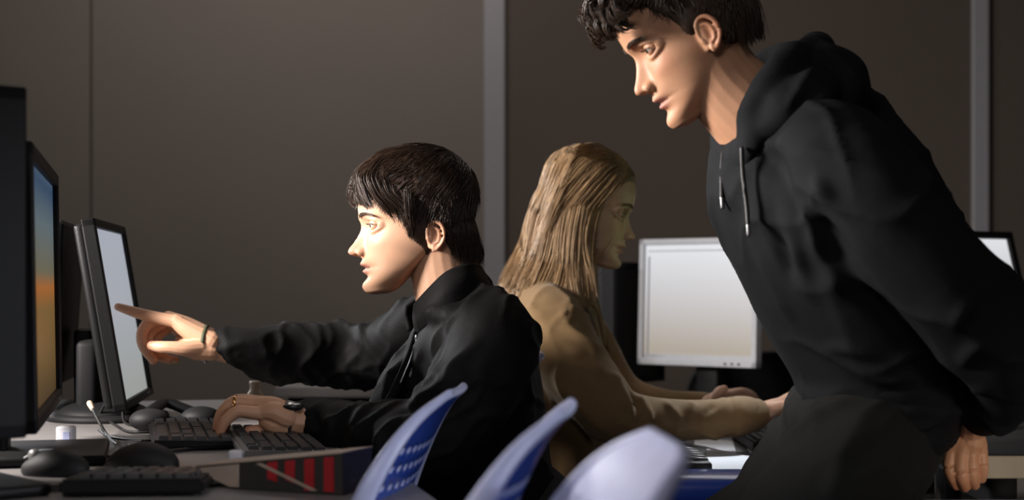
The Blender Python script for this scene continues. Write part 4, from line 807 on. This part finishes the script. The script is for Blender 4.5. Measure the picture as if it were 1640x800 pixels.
# hood: thick rolled opening round the neck plus the pouch on the back
hood = [tube([P(1190, 246, 2.085), P(1204, 215, 2.06), P(1228, 165, 2.055), P(1262, 118, 2.07), P(1300, 98, 2.13), P(1308, 90, 2.19), P(1286, 98, 2.25), P(1240, 108, 2.285), P(1200, 150, 2.28), P(1165, 200, 2.26), P(1152, 232, 2.21), P(1166, 250, 2.14)],
             [(.013, .026), (.018, .030), (.024, .034), (.028, .036), (.030, .036), (.030, .034), (.030, .034), (.028, .034), (.024, .034), (.018, .030), (.014, .028), (.012, .026)], 18, 5, closed=True),
        tube([P(1250, 118, 2.17), P(1300, 112, 2.17), P(1328, 128, 2.17), P(1335, 160, 2.17), P(1310, 215, 2.17)], [(.10, .020), (.115, .034), (.12, .042), (.13, .045), (.12, .03)], 26, 5, up=(1, 0, .6)),
        tube([P(1210, 225, 2.075), P(1245, 190, 2.05), P(1290, 160, 2.05), P(1330, 150, 2.10)], [.022, .034, .040, .038], 16, 4)]
V, Fc, N = remesh(hood, .005, 4)
V = folds(V, N, fold_px([([(1205, 250, 2.04), (1235, 200, 2.0), (1280, 140, 2.01), (1320, 100, 2.08)], .009, .007), ([(1225, 258, 2.04), (1262, 210, 2.0), (1310, 165, 2.0), (1345, 140, 2.08)], .010, .009), ([(1215, 255, 2.04), (1250, 205, 2.0), (1300, 150, 2.01)], .007, -.008), ([(1300, 62, 2.12), (1325, 90, 2.08), (1345, 130, 2.08)], .008, .009)])); V = wob(V, N, .0018, 60, 6); link('hood', V, Fc, M['hoodie'], p2)
for pts in (([P(1188, 238, 2.045), P(1190, 280, 2.045), P(1196, 330, 2.04), P(1198, 358, 2.035)]), ([P(1158, 246, 2.13), P(1156, 275, 2.115), P(1156, 315, 2.10)])):
    V, Fc = tube(pts, .0032, 10, 6); dc = link('drawcord', V, Fc, M['cable'], p2); e = pts[-1]; V, Fc = tube([e, e+Vector((.001, 0, -.015))], .0030, 10, 3); link('cord_tip', V, Fc, M['silver'], dc)
k1 = P(1262, 880, 2.03); k2 = P(1180, 880, 2.27)
g = [ell(P(1400, 690, 2.2), (.090, .150, .11)), tube([P(1412, 690, 2.14), P(1375, 735, 2.09), P(1325, 800, 2.05), k1, Vector((k1.x+.03, 1.98, .35)), Vector((k1.x+.05, 1.97, .10))], [.085, .098, .092, .078, .066, .052], 24, 6),
     tube([P(1400, 670, 2.28), P(1345, 700, 2.30), P(1285, 765, 2.29), P(1230, 825, 2.28), k2, Vector((k2.x+.02, 2.30, .35)), Vector((k2.x+.04, 2.30, .10))], [.09, .092, .082, .074, .070, .062, .052], 24, 6), ell(P(1325, 665, 2.20), (.06, .12, .06))]
V, Fc, N = remesh(g, .007, 5)
V = folds(V, N, fold_px([([(1370, 650, 2.05), (1320, 668, 2.05), (1275, 700, 2.06), (1265, 740, 2.1)], .012, .012), ([(1255, 690, 2.2), (1270, 720, 2.18), (1275, 745, 2.18)], .008, .008), ([(1240, 705, 2.2), (1215, 735, 2.2), (1190, 765, 2.2)], .010, .008), ([(1200, 745, 2.2), (1230, 738, 2.18), (1265, 742, 2.15)], .008, .008), ([(1360, 700, 1.98), (1340, 760, 1.96), (1330, 800, 1.95)], .014, .008), ([(1440, 680, 1.99), (1400, 720, 1.98), (1340, 740, 1.96)], .013, -.008)]))
V = ridge(V, N, .006, 26, 19); link('trousers', V, Fc, M['sweat'], p2)
shoe(p2, (k1.x+.05, 1.97, .08), (-1, -.1, 0)); shoe(p2, (k2.x+.04, 2.30, .08), (-1, .1, 0))
def grow2(TH, Z, X, Y):
    hl = csp([-.11, -.06, -.02, .0, .022, .038, .050, .070, .11], [-.085, -.085, -.065, -.030, -.016, .012, .040, .058, .062], X); m = sm(Z, hl-.004, hl+.010)
    t = .004+.022*sm(Z, .04, .10)+.008*sm(X, .0, .07)*sm(Z, .05, .08); earm = np.exp(-((X-.006)/.015)**2-((Z+.030)/.024)**2)*(np.abs(Y) > .05); t = t*(1-.85*earm)
    return np.where(m > 0, -.005+(t+.005)*m, -.005)
capm = cap_mesh(grow2)
def keep2(v):
    x, y, z = v; r = math.sqrt((x/.099)**2+(y/.074)**2+((z-.01)/.118)**2); return r > 1.01 and z > csp([-.11, -.06, -.02, .0, .018, .035, .050, .070, .11], [-.080, -.080, -.058, -.024, -.008, .020, .048, .064, .066], x)
def flow2(q):
    d = q-crown; v = Vector((d.x+.02, d.y*1.2, d.z*.8)).normalized()+Vector((.3, 0, -.3 if q.z > .05 else -.9)); return v.normalized()
ps = flow_hair(capm, keep2, flow2, 3600, lambda p: .040 if p.z > .05 else .014, 9, .006, 21, curl=.004, curlf=90, jit=.6)
FG = []; r5 = random.Random(15)
for k in range(60):                                      # curly quiff over the forehead
    y0 = r5.uniform(-.055, .060); x0 = r5.uniform(.050, .085); R0 = r5.uniform(.006, .012); c = Vector((x0+.030, y0*1.05, .082+r5.uniform(-.016, .022)-abs(y0)*.25)); pts = [(x0, y0*.8, .105-abs(y0)*.3)]
    for i in range(7): a = 1.9-i*.75; rr = R0*(1+.10*i*0); pts.append((c.x+rr*math.cos(a)+.001*i, c.y+.002*i*(1 if k % 2 else -1), c.z+rr*math.sin(a)-.0022*i))
    FG.append(pts)
NP = []
for k in range(26):
    a = -1+2*k/25; y0 = .066*math.sin(a*1.5); xb0 = -.090+.045*a*a
    NP.append([(xb0, y0, -.010), (xb0+.004, y0*1.02, -.032), (xb0+.010, y0*.98, -.052), (xb0+.018, y0*.92, -.072-.008*(k % 3)/2)])
ps += clumps(FG, 34, .0026, 19, .35)+clumps(NP, 50, .0040, 22, .2)
Vs, Fs = strand_mesh(ps, .00075, .00025); V, Fc = join([scalp(p2, H2, capm, None, seed=4, amp=.002), (T4(Vs, H2), Fs)]); link('hair', V, Fc, M['hair_brown'], p2)

# ============ 3: the blonde woman
p3 = thing('person', 'person with long blonde hair in tan jacket, typing at the far low desk', 'person', (.14, 3.12, 0))
D3 = 3.1; H3 = head_matrix(938, 327, D3, 1, math.radians(15), math.radians(4), 0, .97); SK3 = (.50, .31, .22)
neck = tube([P(925, 370, D3), P(915, 410, D3), P(905, 450, D3), P(900, 490, D3)], [(.048, .048), (.047, .049), (.055, .052), (.08, .06)], 20, 6)
hv = make_person_head(H3, .97, .93, .82, neck=neck, lids=(.16, -.36), skin=SK3, lip=(.50, .18, .16))
DG = 3.03
f3 = [(PL([(1246, 652, -.01), (1268, 643, -.012), (1282, 640, -.012), (1294, 648, -.010)], DG), [.0105, .0096, .0088, .0072]), (PL([(1248, 646, .010), (1272, 634, .010), (1288, 634, .010), (1300, 644, .010)], DG), [.0105, .0098, .009, .0074]),
      (PL([(1248, 644, .028), (1272, 632, .028), (1290, 632, .028), (1303, 644, .028)], DG), [.0105, .0098, .009, .0074]), (PL([(1246, 648, .046), (1268, 638, .048), (1284, 638, .050), (1296, 648, .050)], DG), [.010, .009, .0084, .007]),
      (PL([(1228, 660, .045), (1246, 658, .062), (1262, 656, .068)], DG), [.012, .0105, .0085])]
q3 = [(PL([(1215, 662, 0), (1232, 656, -.006), (1248, 650, -.01)], DG), [.018, .017, .0115]), (PL([(1215, 660, .01), (1232, 652, .01), (1250, 645, .01)], DG), [.018, .016, .0115]), (PL([(1215, 660, .028), (1232, 652, .028), (1250, 644, .028)], DG), [.018, .016, .0115]),
      (PL([(1215, 662, .036), (1232, 656, .042), (1248, 648, .046)], DG), [.017, .015, .011]), ([P(1225, 661, DG+.016), P(1205, 662, DG+.015), P(1170, 662, DG+.01)], [(.026, .020), (.024, .020), (.03, .03)])]
h3a = hand(f3, q3)
DQ = 3.28
f4 = [(PL([(1168, 632, .0), (1186, 628, 0), (1200, 633, 0), (1208, 646, 0)], DQ), [.0105, .0098, .009, .0074]), (PL([(1168, 630, .02), (1190, 627, .02), (1206, 634, .02), (1214, 648, .02)], DQ), [.0105, .0098, .009, .0074]),
      (PL([(1168, 630, .038), (1190, 628, .038), (1206, 636, .038), (1212, 648, .038)], DQ), [.0105, .0098, .009, .0074]), (PL([(1166, 634, .056), (1184, 633, .056), (1198, 640, .056), (1204, 650, .056)], DQ), [.010, .009, .0084, .007]),
      (PL([(1146, 636, -.012), (1152, 626, -.026), (1160, 622, -.030)], DQ), [.012, .0105, .0085])]
q4 = [(PL([(1134, 645, 0), (1150, 638, 0), (1170, 632, 0)], DQ), [.018, .017, .0115]), (PL([(1134, 645, .02), (1150, 637, .02), (1170, 630, .02)], DQ), [.018, .017, .0115]), (PL([(1134, 645, .038), (1150, 637, .038), (1170, 630, .038)], DQ), [.018, .017, .0115]), (PL([(1134, 647, .05), (1150, 641, .054), (1168, 635, .056)], DQ), [.017, .015, .011]),
      ([P(1150, 640, DQ+.02), P(1130, 647, DQ+.02), P(1090, 660, DQ+.01)], [(.026, .02), (.024, .02), (.03, .03)])]
h3b = hand(f4, q4)
hip3 = Vector((.06, 3.12, .56))
core = limbs([([P(900, 480, D3), P(885, 570, D3), P(880, 660, D3), hip3], [(.10, .05), (.11, .06), (.10, .06), (.11, .07)]), ([P(880, 500, 2.96), P(975, 660, 2.93), P(1100, 672, 2.97), P(1190, 662, DG)], [.042, .036, .033, .028]), ([P(900, 500, 3.26), P(985, 650, 3.32), P(1080, 662, 3.30)], [.042, .036, .03]),
    ([hip3+Vector((0, -.08, 0)), Vector((.46, 3.02, .52)), Vector((.44, 3.0, .09)), Vector((.54, 3.0, .04))], [.075, .052, .038, .03]), ([hip3+Vector((0, .08, 0)), Vector((.46, 3.24, .52)), Vector((.44, 3.26, .09)), Vector((.54, 3.26, .04))], [.075, .052, .038, .03])])
V, Fc, T = skin_join([hv, (h3a[0], h3a[1]), (h3b[0], h3b[1]), (core[0], core[1])], SK3); link('body', V, Fc, M['skin'], p3, tint=T); eyes(p3, H3, (-.15, 0)); brows(p3, H3, M['hair_root'])
tj = [tube([P(905, 465, D3), P(895, 500, D3), P(893, 570, D3), P(893, 650, D3), P(900, 730, D3), P(905, 765, D3)], [(.08, .05), (.155, .080), (.165, .098), (.165, .105), (.165, .108), (.155, .10)], 32, 6, up=(1, 0, 0)),
      tube([P(872, 488, 3.0), P(884, 525, 2.945), P(920, 590, 2.92), P(958, 640, 2.91), P(985, 665, 2.915), P(1040, 672, 2.935), P(1110, 672, 2.96), P(1170, 668, 2.99), P(1204, 664, 3.02)], [.056, .072, .068, .066, .060, .048, .042, .040, .033], 24, 5),
      tube([P(905, 500, 3.24), P(940, 560, 3.29), P(990, 635, 3.32), P(1060, 655, 3.30), P(1128, 647, 3.30)], [.06, .066, .060, .048, .030], 22, 5), ell(P(892, 492, D3), (.07, .15, .05))]
V, Fc, N = remesh(tj, .006, 5)
V = folds(V, N, fold_px([([(985, 590, 2.87), (1000, 630, 2.86), (1010, 690, 2.88)], .010, .012), ([(1005, 600, 2.88), (1018, 640, 2.88), (1020, 690, 2.90)], .008, -.010), ([(1025, 625, 2.90), (1040, 655, 2.88), (1028, 700, 2.9)], .009, .012), ([(900, 560, 2.87), (950, 575, 2.85), (1000, 610, 2.87)], .010, .008), ([(880, 520, 2.88), (930, 540, 2.87), (965, 560, 2.88)], .009, .007), ([(1060, 640, 2.92), (1085, 670, 2.91), (1075, 700, 2.93)], .008, .008), ([(1110, 640, 2.94), (1100, 668, 2.92), (1080, 700, 2.94)], .008, .008), ([(1150, 645, 2.95), (1125, 670, 2.93), (1110, 695, 2.95)], .008, -.007), ([(1185, 650, 2.98), (1180, 675, 2.96), (1183, 700, 2.98)], .007, .006),
   ([(890, 610, 2.87), (930, 650, 2.86), (975, 690, 2.87)], .011, .010), ([(880, 650, 2.9), (920, 690, 2.9), (940, 740, 2.92)], .012, -.010), ([(850, 480, 2.98), (900, 490, 2.93), (950, 520, 2.95)], .008, .008), ([(870, 700, 2.94), (880, 730, 2.94), (875, 760, 2.95)], .01, .008)]))
V = ridge(V, N, .0045, 36, 27); link('jacket', V, Fc, M['tan'], p3)
cl_t = [(962, 520, 3.02), (950, 470, 3.03), (925, 448, 3.02), (893, 446, 3.03), (878, 450, 3.10), (893, 446, 3.17), (925, 450, 3.18), (952, 472, 3.17), (964, 515, 3.15)]
cl_l = [(972, 560, 3.0), (958, 500, 2.995), (925, 478, 2.985), (886, 470, 3.0), (866, 470, 3.10), (886, 470, 3.20), (925, 478, 3.22), (958, 500, 3.2), (972, 550, 3.17)]
sheet([[P(*q) for q in cl_t], [P((a[0]+b[0])/2-2, (a[1]+b[1])/2-3, (a[2]+b[2])/2) for a, b in zip(cl_t, cl_l)], [P(*q) for q in cl_l]], 'collar', M['tan'], p3, .006)
V, Fc = tube([P(1172, 668, 2.99), P(1190, 665, 3.01), P(1208, 663, 3.025)], [.041, .040, .033], 22, 4); link('cuff', V, Fc, M['tan'], p3)
legs(p3, hip3, (Vector((.46, 3.02, .52)), Vector((.44, 3.0, .10))), (Vector((.46, 3.24, .52)), Vector((.44, 3.26, .10))), M['denim'], r=(.085, .06, .055))
for y in (3.0, 3.26): shoe(p3, (.44, y, .08), (1, 0, 0))
# long hair: guides in world space, near side then far side
G = [[(908,273,-.01),(866,300,.0),(847,345,.0),(835,395,.0),(815,440,-.02),(800,488,-.03)], [(915,271,-.03),(874,303,-.045),(856,355,-.055),(846,410,-.06),(826,455,-.08),(812,500,-.09)], [(925,271,-.03),(893,308,-.070),(878,365,-.085),(866,420,-.09),(848,462,-.12),(835,508,-.13)],
     [(940,272,-.02),(913,308,-.078),(900,365,-.095),(893,425,-.10),(880,470,-.13),(868,500,-.14)], [(955,275,-.02),(934,310,-.076),(922,365,-.094),(918,420,-.10),(918,462,-.12),(925,495,-.13)], [(973,281,-.01),(952,315,-.066),(938,360,-.084),(934,408,-.09),(942,450,-.10),(950,488,-.11)],
     [(1003,299,.0),(984,310,-.032),(958,335,-.066),(946,370,-.075),(944,410,-.08),(952,448,-.085),(960,470,-.09)][:6]]
NG = [[P(x, y, D3+d) for x, y, d in g] for g in G]; FGd = [[P(x, y, D3-d*.95+.01) for x, y, d in g] for g in G[::-1]]
def gsheet(GS, count, spread, seed, steps=20):
    rnd = random.Random(seed); C = [cr_spline([tuple(p) for p in g], 4) for g in GS]; C = np.array(C); out = []; ng = len(C)
    for i in range(count):
        u = rnd.random()*(ng-1); a = int(u); f = u-a; A_ = C[a]*(1-f)+C[min(a+1, ng-1)]*f; L = rnd.uniform(.72, 1.03); m = max(5, min(len(A_), int(len(A_)*L)))
        cl = round(u*9+rnd.gauss(0, .5)); rs = random.Random(cl*31+seed); off = np.array([rs.gauss(0, 1), rs.gauss(0, 1), rs.gauss(0, .6)])*spread*.7; o = np.array([rnd.gauss(0, 1), rnd.gauss(0, 1), rnd.gauss(0, 1)])*spread
        t = np.linspace(0, L, m)[:, None]; q = A_[:m]+off*(.1+t)+o*(.25+.9*t)+np.array([1, .6, 0])*.006*np.sin(t*7+rs.uniform(0, 6))*t; out.append(q)
    return out
ps = gsheet(NG, 6500, .0036, 3)+gsheet(FGd, 1800, .0036, 4)
Vs, Fs = strand_mesh(ps, .0009, .0003)
def gsurf(GS, inset):
    C = [cr_spline([tuple(p) for p in g], 4) for g in GS]; C = np.array(C); C = np.transpose(C, (1, 0, 2)); C = np.array([cr_spline(r, 4) for r in C]); return C
CH_ = gsurf(NG+FGd, 0); a, b = CH_.shape[:2]; cen = CH_.mean(axis=1, keepdims=True); CH2 = cen+(CH_-cen)*.90
Vu = CH2.reshape(-1, 3); Fu = [(i*b+j, (i+1)*b+j, (i+1)*b+(j+1)%b, i*b+(j+1)%b) for i in range(a-1) for j in range(b-1)]+[tuple(range(b)), tuple((a-1)*b+j for j in range(b-1, -1, -1))][:0]
def grow3(TH, Z, X, Y):
    hl = csp([-.11, -.04, .0, .03, .055, .075, .11], [-.10, -.10, -.06, .01, .045, .065, .070], X); m = sm(Z, hl-.004, hl+.012); return np.where(m > 0, -.005+(.009+.003*sm(Z, .04, .1))*m, -.005)
cm3 = cap_mesh(grow3); capg = scalp(p3, H3, cm3, None, seed=9)
def keep3(v): return v[2] > csp([-.11, -.04, .0, .03, .055, .075, .11], [-.05, -.05, -.02, .03, .055, .075, .075], v[0]) and np.linalg.norm(np.array(v)/np.array((.099, .074, .118))) > 1.0
def flow3(q): return Vector((-.55 if q.x > -.04 else -.15, .9*(1 if q.y > -.005 else -1)*(1 if q.z > .09 else .12), -.25 if q.z > .09 else -1.3)).normalized()
tp = flow_hair(cm3, keep3, flow3, 6000, lambda p: .07+.22*abs(math.sin(p.x*9000+p.y*7000)), 15, .003, 31, jit=.05, hug=.5); Vt, Ft = strand_mesh(tp, .0008, .0004)
V, Fc = join([(Vs, Fs), (Vu, Fu), (T4(Vt, H3), Ft)]); hh = link('hair', V, Fc, M['hair_blonde'], p3); link('hair_root', capg[0], capg[1], M['hair_root'], hh)
